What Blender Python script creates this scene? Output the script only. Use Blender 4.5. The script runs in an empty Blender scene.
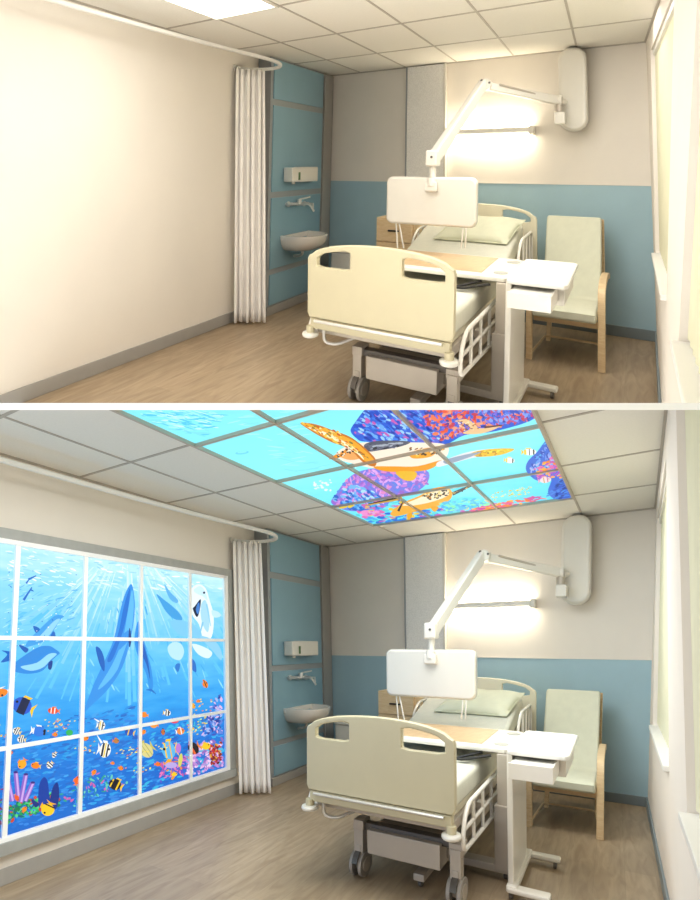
import bpy, bmesh, math, random
from mathutils import Vector, Matrix, Euler
rnd = random.Random(7)
SC = bpy.context.scene
COL = SC.collection
PI = math.pi

# ------------------------------------------------------------------ colours / materials
def lin(c):
    c = c / 255.0
    return c / 12.92 if c <= 0.04045 else ((c + 0.055) / 1.055) ** 2.4
def hexl(h):
    h = h.lstrip('#')
    return tuple(lin(int(h[i:i + 2], 16)) for i in (0, 2, 4)) + (1.0,)
def base_mat(name):
    m = bpy.data.materials.new(name); m.use_nodes = True
    nt = m.node_tree; b = nt.nodes['Principled BSDF']
    return m, nt, b
def mat(name, h, rough=0.5, metal=0.0, var=0.04, scale=6.0, bump=0.0, bscale=60.0, coat=0.0):
    m, nt, b = base_mat(name)
    b.inputs['Roughness'].default_value = rough
    b.inputs['Metallic'].default_value = metal
    if coat: b.inputs['Coat Weight'].default_value = coat
    c = hexl(h)
    tc = nt.nodes.new('ShaderNodeTexCoord')
    n = nt.nodes.new('ShaderNodeTexNoise'); n.inputs['Scale'].default_value = scale; n.inputs['Detail'].default_value = 4
    nt.links.new(tc.outputs['Object'], n.inputs['Vector'])
    r = nt.nodes.new('ShaderNodeValToRGB')
    r.color_ramp.elements[0].position = 0.3; r.color_ramp.elements[1].position = 0.7
    r.color_ramp.elements[0].color = tuple(max(0, x * (1 - var)) for x in c[:3]) + (1,)
    r.color_ramp.elements[1].color = tuple(min(1, x * (1 + var)) for x in c[:3]) + (1,)
    nt.links.new(n.outputs['Fac'], r.inputs['Fac']); nt.links.new(r.outputs['Color'], b.inputs['Base Color'])
    if bump:
        n2 = nt.nodes.new('ShaderNodeTexNoise'); n2.inputs['Scale'].default_value = bscale
        nt.links.new(tc.outputs['Object'], n2.inputs['Vector'])
        bp = nt.nodes.new('ShaderNodeBump'); bp.inputs['Strength'].default_value = bump; bp.inputs['Distance'].default_value = 0.01
        nt.links.new(n2.outputs['Fac'], bp.inputs['Height']); nt.links.new(bp.outputs['Normal'], b.inputs['Normal'])
    return m
def glow(name, h, strength):
    m, nt, b = base_mat(name)
    b.inputs['Base Color'].default_value = hexl(h)
    b.inputs['Emission Color'].default_value = hexl(h)
    b.inputs['Emission Strength'].default_value = strength
    n = nt.nodes.new('ShaderNodeTexNoise'); n.inputs['Scale'].default_value = 40
    r = nt.nodes.new('ShaderNodeMapRange'); r.inputs['To Min'].default_value = 0.3; r.inputs['To Max'].default_value = 0.4
    nt.links.new(n.outputs['Fac'], r.inputs['Value']); nt.links.new(r.outputs['Result'], b.inputs['Roughness'])
    return m
def wood(name, h1, h2, stretch, plank=None, rough=0.45, seam=0.75):
    m, nt, b = base_mat(name)
    tc = nt.nodes.new('ShaderNodeTexCoord'); mp = nt.nodes.new('ShaderNodeMapping')
    mp.inputs['Scale'].default_value = stretch
    nt.links.new(tc.outputs['UV' if plank else 'Object'], mp.inputs['Vector'])
    n = nt.nodes.new('ShaderNodeTexNoise'); n.inputs['Scale'].default_value = 2.5; n.inputs['Detail'].default_value = 6
    n.inputs['Distortion'].default_value = 1.2
    nt.links.new(mp.outputs['Vector'], n.inputs['Vector'])
    r = nt.nodes.new('ShaderNodeValToRGB'); r.color_ramp.elements[0].position = 0.32; r.color_ramp.elements[1].position = 0.68
    r.color_ramp.elements[0].color = hexl(h1); r.color_ramp.elements[1].color = hexl(h2)
    nt.links.new(n.outputs['Fac'], r.inputs['Fac'])
    out = r.outputs['Color']
    if plank:
        br = nt.nodes.new('ShaderNodeTexBrick')
        br.inputs['Scale'].default_value = 1.0; br.inputs['Brick Width'].default_value = plank[0]; br.inputs['Row Height'].default_value = plank[1]
        br.inputs['Mortar Size'].default_value = 0.0015; br.inputs['Color1'].default_value = (1.0, 1.0, 1.0, 1); br.inputs['Color2'].default_value = (0.86, 0.85, 0.84, 1)
        br.inputs['Mortar'].default_value = (seam, seam, seam, 1)
        mp2 = nt.nodes.new('ShaderNodeMapping'); mp2.inputs['Rotation'].default_value = (0, 0, PI / 2)
        nt.links.new(tc.outputs['UV'], mp2.inputs['Vector']); nt.links.new(mp2.outputs['Vector'], br.inputs['Vector'])
        mx = nt.nodes.new('ShaderNodeMix'); mx.data_type = 'RGBA'; mx.blend_type = 'MULTIPLY'; mx.inputs[0].default_value = 1.0
        nt.links.new(out, mx.inputs[6]); nt.links.new(br.outputs['Color'], mx.inputs[7]); out = mx.outputs[2]
    nt.links.new(out, b.inputs['Base Color'])
    b.inputs['Roughness'].default_value = rough
    return m
def print_mat(name, kind, strength):
    """back-lit printed sea picture: colours of the print itself glow"""
    m, nt, b = base_mat(name)
    if kind == 'col':
        a = nt.nodes.new('ShaderNodeVertexColor'); a.layer_name = 'Col'; out = a.outputs['Color']
    else:
        tc = nt.nodes.new('ShaderNodeTexCoord'); sx = nt.nodes.new('ShaderNodeSeparateXYZ')
        nt.links.new(tc.outputs['UV'], sx.inputs[0])
        r = nt.nodes.new('ShaderNodeValToRGB')
        els = r.color_ramp.elements
        if kind == 'wall':
            stops = [(0.0, '#1264c4'), (0.22, '#1678d6'), (0.38, '#2a9dea'), (0.6, '#5cc0f2'), (0.85, '#8edaf8'), (1.0, '#c4effb')]
        else:
            stops = [(0.0, '#7fe6f6'), (0.5, '#8cf0fa'), (1.0, '#5cdcf4')]
        els[0].position = stops[0][0]; els[0].color = hexl(stops[0][1]); els[1].position = 1.0; els[1].color = hexl(stops[-1][1])
        for p, h in stops[1:-1]:
            e = els.new(p); e.color = hexl(h)
        mr = nt.nodes.new('ShaderNodeMapRange')
        mr.inputs['From Min'].default_value = 0.25 if kind == 'wall' else 1.0; mr.inputs['From Max'].default_value = 2.08 if kind == 'wall' else 4.2
        nt.links.new(sx.outputs[1], mr.inputs['Value'])
        n = nt.nodes.new('ShaderNodeTexNoise'); n.inputs['Scale'].default_value = 3.0; n.inputs['Detail'].default_value = 7
        mp = nt.nodes.new('ShaderNodeMapping'); mp.inputs['Scale'].default_value = (1.0, 5.0, 1.0)
        mp.inputs['Rotation'].default_value = (0, 0, -0.35)
        nt.links.new(tc.outputs['UV'], mp.inputs['Vector']); nt.links.new(mp.outputs['Vector'], n.inputs['Vector'])
        ad = nt.nodes.new('ShaderNodeMath'); ad.operation = 'MULTIPLY_ADD'; ad.inputs[1].default_value = 0.3 if kind == 'wall' else 0.2
        nt.links.new(n.outputs['Fac'], ad.inputs[0])
        sb = nt.nodes.new('ShaderNodeMath'); sb.operation = 'SUBTRACT'; sb.inputs[1].default_value = 0.15 if kind == 'wall' else 0.1
        nt.links.new(mr.outputs['Result'], sb.inputs[0]); nt.links.new(sb.outputs[0], ad.inputs[2])
        nt.links.new(ad.outputs[0], r.inputs['Fac']); out = r.outputs['Color']
    nt.links.new(out, b.inputs['Emission Color']); b.inputs['Emission Strength'].default_value = strength
    b.inputs['Base Color'].default_value = (0.02, 0.02, 0.02, 1)
    b.inputs['Roughness'].default_value = 0.5
    b.inputs['Specular IOR Level'].default_value = 0.1
    return m

M = dict(
    wall=mat('cream wall paint', '#e6dfd5', 0.85, var=0.02, scale=3, bump=0.04, bscale=200),
    wallL=mat('off white wall paint', '#e9e1d6', 0.8, var=0.015, scale=2, bump=0.03, bscale=200),
    blue=mat('dusty blue wall paint', '#a2c0cc', 0.7, var=0.03, scale=3, bump=0.03, bscale=200),
    bluep=mat('blue laminate', '#86abbb', 0.4, var=0.02, scale=3),
    grey=mat('grey laminate', '#9c9fa1', 0.5, var=0.03),
    basegrey=mat('grey skirting vinyl', '#a19d97', 0.5, var=0.03),
    baseblue=mat('blue grey skirting vinyl', '#7b868a', 0.5, var=0.03),
    speck=mat('speckled grey panel', '#eeece8', 0.6, var=0.1, scale=110, bump=0.1, bscale=150),
    tile=mat('ceiling tile', '#ebe7de', 0.9, var=0.02, scale=60, bump=0.08, bscale=250),
    tbar=mat('ceiling grid bar', '#b3aba0', 0.6, var=0.03),
    tbarw=mat('ceiling mural bar', '#b8aa9a', 0.5, var=0.03),
    floor=wood('oak vinyl floor', '#9a8367', '#b5a083', (7, 1.2, 1), plank=(1.4, 0.17), rough=0.4),
    white=mat('white plastic', '#e4e0d6', 0.35, var=0.015, coat=0.2),
    whitem=mat('white painted metal', '#e9e4da', 0.35, var=0.02, coat=0.2),
    pure=mat('bright white board', '#eceae4', 0.4, var=0.01),
    cream=mat('cream bed panel', '#c6bc9c', 0.45, var=0.02, coat=0.1),
    creaml=mat('pale cream panel edge', '#e6dfc6', 0.4, var=0.02),
    sheet=mat('pale green grey sheet', '#d8d7c8', 0.85, var=0.03, scale=20, bump=0.12, bscale=90),
    pillow=mat('pale green pillowcase', '#dcddc4', 0.85, var=0.03, scale=12, bump=0.15, bscale=60),
    metal=mat('warm grey painted steel', '#bdb3a6', 0.4, metal=0.2, var=0.03),
    dark=mat('dark grey steel', '#6a6560', 0.45, metal=0.4, var=0.05),
    chrome=mat('brushed chrome', '#e4e2de', 0.35, metal=0.6, var=0.03),
    black=mat('black plastic', '#1c1c1c', 0.4, var=0.05),
    rubber=mat('grey caster tyre', '#a39c94', 0.55, var=0.04),
    cupring=mat('grey cup recess', '#a3a39c', 0.5, var=0.03),
    pale=wood('light birch wood', '#d6b88c', '#e4cba2', (3, 3, 22)),
    inlay=wood('light birch table inlay', '#b8966a', '#cdaf84', (22, 3, 3)),
    cushion=mat('pale sage upholstery', '#d2d3be', 0.8, var=0.03, scale=14, bump=0.12, bscale=120),
    curtain=mat('ivory curtain cloth', '#fdf8f2', 0.85, var=0.02, scale=10, bump=0.08, bscale=160),
    ceramic=mat('white ceramic', '#e4ded6', 0.15, var=0.01, coat=0.5),
    blind=mat('cream blind cloth', '#dfdcbe', 0.85, var=0.03, bump=0.05, bscale=200),
    mull=mat('white mural glazing bar', '#ffffff', 0.4, var=0.003),
    frame=mat('brushed grey frame', '#a9aaa6', 0.45, metal=0.1, var=0.06, scale=10),
    slab=mat('white painted slab edge', '#fbfbfb', 0.9, var=0.005),
    green=mat('green indicator label', '#4c6e3e', 0.4, var=0.1),
    lamp=glow('lamp tube', '#fff3da', 18.0),
    lamp2=glow('lit ceiling diffuser', '#fffdf4', 3.5),
    pwall=print_mat('sea print water', 'wall', .86),
    pceil=print_mat('sea ceiling print water', 'ceil', .86),
    pcol=print_mat('sea print figures', 'col', .86),
)
g, nt, b = base_mat('window glass')
b.inputs['Base Color'].default_value = (0.95, 0.97, 0.96, 1); b.inputs['Roughness'].default_value = 0.02
b.inputs['Transmission Weight'].default_value = 1.0; b.inputs['IOR'].default_value = 1.1
_n = nt.nodes.new('ShaderNodeTexNoise'); _n.inputs['Scale'].default_value = 3
_r = nt.nodes.new('ShaderNodeMapRange'); _r.inputs['To Min'].default_value = 0.01; _r.inputs['To Max'].default_value = 0.03
nt.links.new(_n.outputs['Fac'], _r.inputs['Value']); nt.links.new(_r.outputs['Result'], b.inputs['Roughness'])
M['glass'] = g

# ------------------------------------------------------------------ the survey of the photograph: metres in the room
# room axes: x along the back wall (to the right), y along the left wall (away), z up from the floor
EYE = 1.465
YAW = math.radians(29.8)
AX = (math.sin(YAW), math.cos(YAW)); RX = (math.cos(YAW), -math.sin(YAW))
def ray(u, v):
    a = (u - 350) / 480.0
    return (a * RX[0] + RX[1], a * AX[0] + AX[1], (641 - v) / 480.0)
def onX(u, v, x):
    r = ray(u, v); s = x / r[0]; return (x, r[1] * s, EYE + r[2] * s)
def onY(u, v, y):
    r = ray(u, v); s = y / r[1]; return (r[0] * s, y, EYE + r[2] * s)
def onZ(u, v, z):
    r = ray(u, v); s = (z - EYE) / r[2]; return (r[0] * s, r[1] * s, z)

F_PX = 800.0
def rotm(rx, ry, rz):
    return Matrix.Rotation(rx, 3, 'X') @ Matrix.Rotation(ry, 3, 'Y') @ Matrix.Rotation(rz, 3, 'Z')
FIT = {'upper': [0.34281, -0.00211, -0.77944, 0.02919, 0.02755, -0.12345, 1.2775, -0.76018, 1.49945, 0.00251, -0.05415, -0.02534, 0.09328],
       'lower': [-0.2382, 0.00165, -0.77909, -0.00595, 0.06177, 0.08108, 1.26967, -0.70665, 1.45271, 0.01206, 0.04025, 0.01523, -0.06932]}
def pose(p):
    return rotm(*p[:3]), Vector(p[3:6])
RL, TL = pose(FIT['lower'])
UP = Vector((0, 0, EYE))
CAMR = RL.transposed()                                  # camera axes (x right, y forward, z up) in the world
CAMP = -(CAMR @ TL) + UP
class Room:
    """one storey: oblique plan, slightly leaning walls, level floor; placed by a rigid matrix"""
    def __init__(s, key):
        s.key = key; s.p = FIT[key]
        R, T = pose(s.p)
        rot = CAMR @ R
        s.mat = Matrix.Translation(CAMR @ (T - TL) + UP) @ rot.to_4x4() @ Matrix.Translation(-UP)
        s.rot = rot
        row = 403.2 if key == 'upper' else 409.8
        t = (450 - row) / F_PX
        n = Vector((0, -t, 1)).normalized()                # plane through the camera, top (or underside) of the storey slab
        if key == 'lower': n = -n
        s.cut_n = CAMR @ n; s.cut_p = CAMP
    def W(s, q):
        x, y, z = q; p = s.p; k = z / 2.6
        z += p[12] * 4 * k * (1 - k); ze = z - EYE
        X = x + ze * (p[9] + p[10] * x + p[11] * y)
        return Vector((p[6] * X + p[7] * y, p[8] * y, z))
ROOM = None
def P(q):
    return ROOM.W(q)

# ------------------------------------------------------------------ mesh builder (works in room metres)
class MB:
    def __init__(s, uv=(0, 1)):
        s.bm = bmesh.new(); s.mats = []; s.uv = uv; s.col = None
    def mi(s, m):
        if m not in s.mats: s.mats.append(m)
        return s.mats.index(m)
    def _take(s, bm2, m, xf=None, smooth=True):
        k = s.mi(m); vm = {}
        for v in bm2.verts:
            co = v.co if xf is None else xf @ v.co
            vm[v.index] = s.bm.verts.new(co)
        for f in bm2.faces:
            try:
                nf = s.bm.faces.new([vm[v.index] for v in f.verts]); nf.material_index = k; nf.smooth = smooth
            except ValueError: pass
        bm2.free()
        return s
    def box(s, x0, x1, y0, y1, z0, z1, m, bev=0.004, seg=2, xf=None):
        b2 = bmesh.new(); bmesh.ops.create_cube(b2, size=1)
        for v in b2.verts:
            v.co = Vector(((x0 + x1) / 2 + v.co.x * (x1 - x0), (y0 + y1) / 2 + v.co.y * (y1 - y0), (z0 + z1) / 2 + v.co.z * (z1 - z0)))
        if bev > 0:
            bev = min(bev, 0.45 * min(abs(x1 - x0), abs(y1 - y0), abs(z1 - z0)))
            bmesh.ops.bevel(b2, geom=b2.edges[:], offset=bev, segments=seg, affect='EDGES', profile=0.5)
        b2.verts.index_update()
        return s._take(b2, m, xf)
    def prism(s, pts, axis, a0, a1, m, bev=0.003, seg=2, holes=None):
        """outline pts (2D) in the plane normal to axis, extruded a0..a1; optional holes"""
        def mk(p, a):
            return {'x': (a, p[0], p[1]), 'y': (p[0], a, p[1]), 'z': (p[0], p[1], a)}[axis]
        b2 = bmesh.new()
        if not holes:
            f = b2.faces.new([b2.verts.new(mk(p, a0)) for p in pts]); faces = [f]
        else:
            es = []
            for loop in [pts] + holes:
                vs = [b2.verts.new(mk(p, a0)) for p in loop]
                es += [b2.edges.new((vs[i], vs[(i + 1) % len(vs)])) for i in range(len(vs))]
            r = bmesh.ops.triangle_fill(b2, edges=es, use_beauty=True)
            faces = [g for g in r['geom'] if isinstance(g, bmesh.types.BMFace)]
        r = bmesh.ops.extrude_face_region(b2, geom=faces)
        d = Vector(mk((0, 0), a1)) - Vector(mk((0, 0), a0))
        vs = [g for g in r['geom'] if isinstance(g, bmesh.types.BMVert)]
        bmesh.ops.translate(b2, verts=vs, vec=d)
        bmesh.ops.recalc_face_normals(b2, faces=b2.faces[:])
        if bev > 0:
            b2.edges.ensure_lookup_table()
            ed = [e for e in b2.edges if len(e.link_faces) == 2 and e.calc_face_angle(0) > 1.2]
            bmesh.ops.bevel(b2, geom=ed, offset=bev, segments=seg, affect='EDGES', profile=0.5)
        b2.verts.index_update()
        return s._take(b2, m)
    def tube(s, pts, r, m, seg=10, cap=True, r2=None, closed=False):
        pts = [Vector(p) for p in pts]; n = len(pts); k = s.mi(m); rings = []
        up = Vector((0.13, 0.21, 1)).normalized()
        prev = None
        for i, p in enumerate(pts):
            if closed: d = pts[(i + 1) % n] - pts[i - 1]
            else: d = (pts[min(i + 1, n - 1)] - pts[max(i - 1, 0)])
            if d.length < 1e-9: d = Vector((0, 0, 1))
            d.normalize()
            a = up.cross(d) if prev is None else prev - d * prev.dot(d)
            if a.length < 1e-4: a = Vector((1, 0, 0)).cross(d)
            a.normalize(); prev = a; b_ = d.cross(a)
            rr = r if r2 is None else r + (r2 - r) * i / (n - 1)
            rings.append([s.bm.verts.new(p + (a * math.cos(2 * PI * j / seg) + b_ * math.sin(2 * PI * j / seg)) * rr) for j in range(seg)])
        rng = range(n if closed else n - 1)
        for i in rng:
            A, B = rings[i], rings[(i + 1) % n]
            for j in range(seg):
                f = s.bm.faces.new([A[j], A[(j + 1) % seg], B[(j + 1) % seg], B[j]]); f.material_index = k; f.smooth = True
        if cap and not closed:
            for rg, fl in ((rings[0], True), (rings[-1], False)):
                f = s.bm.faces.new(rg[::-1] if fl else rg); f.material_index = k
        return s
    def cyl(s, c, axis, r, h, m, seg=28, bev=0.003, r2=None):
        """cylinder centred at c along axis"""
        r2 = r if r2 is None else r2
        b2 = bmesh.new(); bmesh.ops.create_cone(b2, cap_ends=True, segments=seg, radius1=r, radius2=r2, depth=h)
        if bev: 
            ed = [e for e in b2.edges if len(e.link_faces) == 2 and e.calc_face_angle(0) > 1.0]
            bmesh.ops.bevel(b2, geom=ed, offset=bev, segments=2, affect='EDGES', profile=0.5)
        rot = {'z': Matrix.Identity(4), 'x': Matrix.Rotation(PI / 2, 4, 'Y'), 'y': Matrix.Rotation(-PI / 2, 4, 'X')}[axis]
        b2.verts.index_update()
        return s._take(b2, m, Matrix.Translation(Vector(c)) @ rot)
    def grid(s, fn, nu, nv, m, closed_u=False):
        k = s.mi(m)
        V = [[s.bm.verts.new(fn(i / nu, j / nv)) for j in range(nv + 1)] for i in range(nu + (0 if closed_u else 1))]
        for i in range(nu):
            for j in range(nv):
                a = V[i]; b_ = V[(i + 1) % len(V)]
                try:
                    f = s.bm.faces.new([a[j], b_[j], b_[j + 1], a[j + 1]]); f.material_index = k; f.smooth = True
                except ValueError: pass
        return s
    def build(s, name, parent=None, base=None, weld=False, fine=0.5, autosmooth=0.6, solid=0.0):
        """parent: Thing or object; base: room point for a top-level one-mesh thing"""
        bm = s.bm
        if weld: bmesh.ops.remove_doubles(bm, verts=bm.verts[:], dist=1e-5)
        for ax in range(3):                              # enough vertices for long pieces to follow the walls
            co = [v.co[ax] for v in bm.verts]; lo, hi = min(co), max(co)
            if hi - lo > fine * 1.4 and len(bm.faces) < 4000:
                n = int((hi - lo) / fine) + 1
                for i in range(1, n):
                    nrm = [0, 0, 0]; nrm[ax] = 1; pc = [0, 0, 0]; pc[ax] = lo + (hi - lo) * i / n
                    bmesh.ops.bisect_plane(bm, geom=bm.verts[:] + bm.edges[:] + bm.faces[:], plane_co=pc, plane_no=nrm)
        uvl = bm.loops.layers.uv.new('UVMap')
        for f in bm.faces:
            for l in f.loops: l[uvl].uv = (l.vert.co[s.uv[0]], l.vert.co[s.uv[1]])
        if parent is not None: bpt = parent['_b']
        else:
            bpt = base if base is not None else (0, 0, 0)
        wb = P(bpt)
        for v in bm.verts: v.co = P(v.co)
        # cut off at the storey slab
        inv = ROOM.mat.inverted(); cp = inv @ ROOM.cut_p; cn = ROOM.mat.to_3x3().inverted() @ ROOM.cut_n
        if any((v.co - cp).dot(cn) < 0 for v in bm.verts):
            r = bmesh.ops.bisect_plane(bm, geom=bm.verts[:] + bm.edges[:] + bm.faces[:], plane_co=cp, plane_no=cn, clear_inner=True)
            if not bm.verts: bm.free(); return None
            ce = [g_ for g_ in r['geom_cut'] if isinstance(g_, bmesh.types.BMEdge)]
            try: bmesh.ops.holes_fill(bm, edges=ce, sides=200)
            except Exception: pass
        for v in bm.verts: v.co -= wb
        if name not in ('floor', 'picture'): bmesh.ops.recalc_face_normals(bm, faces=bm.faces[:])
        for e in bm.edges:
            if len(e.link_faces) == 2: e.smooth = e.calc_face_angle(0) < autosmooth
        me = bpy.data.meshes.new(name); bm.to_mesh(me); bm.free()
        for m in s.mats: me.materials.append(m)
        o = bpy.data.objects.new(name, me); COL.objects.link(o)
        if parent is not None:
            o.parent = parent; o['_b'] = bpt
        else:
            o.matrix_world = ROOM.mat @ Matrix.Translation(wb); o['_b'] = bpt
        if autosmooth < 1.5 and len(me.polygons) < 5000 and name != 'picture':
            md = o.modifiers.new('weighted normals', 'WEIGHTED_NORMAL'); md.keep_sharp = True
        if solid:
            md = o.modifiers.new('thickness', 'SOLIDIFY'); md.thickness = solid; md.offset = 0
        return o

def where(label, cat, o, group=None):
    o['label'] = label; o['category'] = cat
    if group: o['group'] = group
    return o
def thing(name, label, cat, base, group=None):
    o = bpy.data.objects.new(name, None); COL.objects.link(o); o.empty_display_size = 0.1
    o.matrix_world = ROOM.mat @ Matrix.Translation(P(base)); o['_b'] = base
    return where(label, cat, o, group)
def struct(o):
    if o is not None: o['kind'] = 'structure'
    return o
def arc(cx, cy, r, a0, a1, n=6, ry=None):
    ry = r if ry is None else ry
    return [(cx + r * math.cos(math.radians(a0 + (a1 - a0) * i / n)), cy + ry * math.sin(math.radians(a0 + (a1 - a0) * i / n))) for i in range(n + 1)]
def rrect(x0, x1, y0, y1, r, n=5):
    return arc(x1 - r, y1 - r, r, 0, 90, n) + arc(x0 + r, y1 - r, r, 90, 180, n) + arc(x0 + r, y0 + r, r, 180, 270, n) + arc(x1 - r, y0 + r, r, 270, 360, n)
def smooth_path(pts, k=5):
    pts = [Vector(p) for p in pts]; out = []
    for i in range(len(pts) - 1):
        p0 = pts[max(i - 1, 0)]; p1 = pts[i]; p2 = pts[i + 1]; p3 = pts[min(i + 2, len(pts) - 1)]
        for j in range(k):
            t = j / k
            out.append(0.5 * ((2 * p1) + (-p0 + p2) * t + (2 * p0 - 5 * p1 + 4 * p2 - p3) * t * t + (-p0 + 3 * p1 - 3 * p2 + p3) * t ** 3))
    out.append(pts[-1]); return out
def round_path(pts, r, k=4):
    """polyline with rounded corners"""
    pts = [Vector(p) for p in pts]; out = [pts[0]]
    for i in range(1, len(pts) - 1):
        a, b_, c = pts[i - 1], pts[i], pts[i + 1]
        d1 = (a - b_); d2 = (c - b_); rr = min(r, d1.length * .45, d2.length * .45)
        s_, e = b_ + d1.normalized() * rr, b_ + d2.normalized() * rr
        for j in range(k + 1):
            t = j / k; out.append(s_ * (1 - t) ** 2 + b_ * 2 * t * (1 - t) + e * t * t)
    out.append(pts[-1]); return out

XL, XR, YB, YF, ZC = -3.25, 0.2, 4.91, 0.75, 2.6
GX = [-3.28, -2.695, -2.11, -1.525, -0.94, -0.36, 0.22]
GY = [1.14, 1.9, 2.655, 3.41, 4.17, 4.93]

# ------------------------------------------------------------------ the sea pictures (flat prints authored on their own plane)
class Art(MB):
    def __init__(s, plane, uv):
        super().__init__(uv); s.plane = plane; s.layer = 0; s.cl = s.bm.loops.layers.float_color.new('Col')
    def poly(s, pts, h, raised=True):
        if raised: s.layer += 1
        c = hexl(h) if isinstance(h, str) else h
        try:
            f = s.bm.faces.new([s.bm.verts.new(s.plane(u, v, s.layer)) for u, v in pts])
        except ValueError: return
        f.material_index = s.mi(M['pcol'])
        for l in f.loops: l[s.cl] = c
    def spline(s, pts, h, k=4):
        n = len(pts); out = []
        for i in range(n):
            p0, p1, p2, p3 = pts[i - 1], pts[i], pts[(i + 1) % n], pts[(i + 2) % n]
            for j in range(k):
                t = j / k
                out.append(tuple(0.5 * (2 * p1[q] + (-p0[q] + p2[q]) * t + (2 * p0[q] - 5 * p1[q] + 4 * p2[q] - p3[q]) * t * t + (-p0[q] + 3 * p1[q] - 3 * p2[q] + p3[q]) * t ** 3) for q in (0, 1)))
        s.poly(out, h)
    def ell(s, cx, cy, a, b_, ang, h, n=14, raised=True):
        ca, sa = math.cos(math.radians(ang)), math.sin(math.radians(ang))
        s.poly([(cx + a * math.cos(t) * ca - b_ * math.sin(t) * sa, cy + a * math.cos(t) * sa + b_ * math.sin(t) * ca) for t in [2 * PI * i / n for i in range(n)]], h, raised)
    def line(s, p0, p1, w, h, w1=None, raised=True):
        dx, dy = p1[0] - p0[0], p1[1] - p0[1]; L = math.hypot(dx, dy) or 1; nx, ny = -dy / L, dx / L; w1 = w if w1 is None else w1
        s.poly([(p0[0] + nx * w, p0[1] + ny * w), (p0[0] - nx * w, p0[1] - ny * w), (p1[0] - nx * w1, p1[1] - ny * w1), (p1[0] + nx * w1, p1[1] + ny * w1)], h, raised)
    def fish(s, cx, cy, L, H, ang, body, tail, stripes=None, face=1, eye=True):
        L0 = s.layer
        ca, sa = math.cos(math.radians(ang)), math.sin(math.radians(ang))
        def T(x, y): x *= face; return (cx + x * ca - y * sa, cy + x * sa + y * ca)
        s.poly([T(-L * .35, 0), T(-L * .62, -H * .42), T(-L * .55, 0), T(-L * .62, H * .42)], tail)
        s.poly([T(-L * .1, -H * .35), T(-L * .3, -H * .62), T(L * .1, -H * .62), T(L * .2, -H * .3)], tail)
        s.poly([T(L * .5 * math.cos(t) * (1 if math.cos(t) > 0 else .85), H * .5 * math.sin(t)) for t in [2 * PI * i / 16 for i in range(16)]], body)
        for (p, w, c) in (stripes or []):
            hh = H * .5 * math.sqrt(max(0, 1 - (2 * p) ** 2)) * .96
            s.poly([T(L * (p - w), -hh), T(L * (p + w), -hh * .97), T(L * (p + w), hh * .97), T(L * (p - w), hh)], c)
        if eye: s.ell(*T(L * .33, -H * .1), H * .07 + .15, H * .07 + .15, 0, '#101018', 8)
        s.layer = L0
    def dabs(s, poly, cols, n, a, b_, ang=None, seed=1):
        """many small brush dabs inside a polygon"""
        R = random.Random(seed); xs = [p[0] for p in poly]; ys = [p[1] for p in poly]
        def inside(x, y):
            c = False; j = len(poly) - 1
            for i in range(len(poly)):
                if (poly[i][1] > y) != (poly[j][1] > y) and x < (poly[j][0] - poly[i][0]) * (y - poly[i][1]) / (poly[j][1] - poly[i][1]) + poly[i][0]: c = not c
                j = i
            return c
        s.layer += 1; k = 0; tries = 0; L0 = s.layer
        while k < n and tries < n * 12:
            tries += 1; x = R.uniform(min(xs), max(xs)); y = R.uniform(min(ys), max(ys))
            if inside(x, y):
                s.layer = L0 + (k % 6) * 0.8
                s.ell(x, y, a * R.uniform(.5, 1.2), b_ * R.uniform(.5, 1.2), R.uniform(0, 180) if ang is None else ang + R.uniform(-15, 15), R.choice(cols), 8, raised=False); k += 1
        s.layer = L0 + 5

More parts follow.
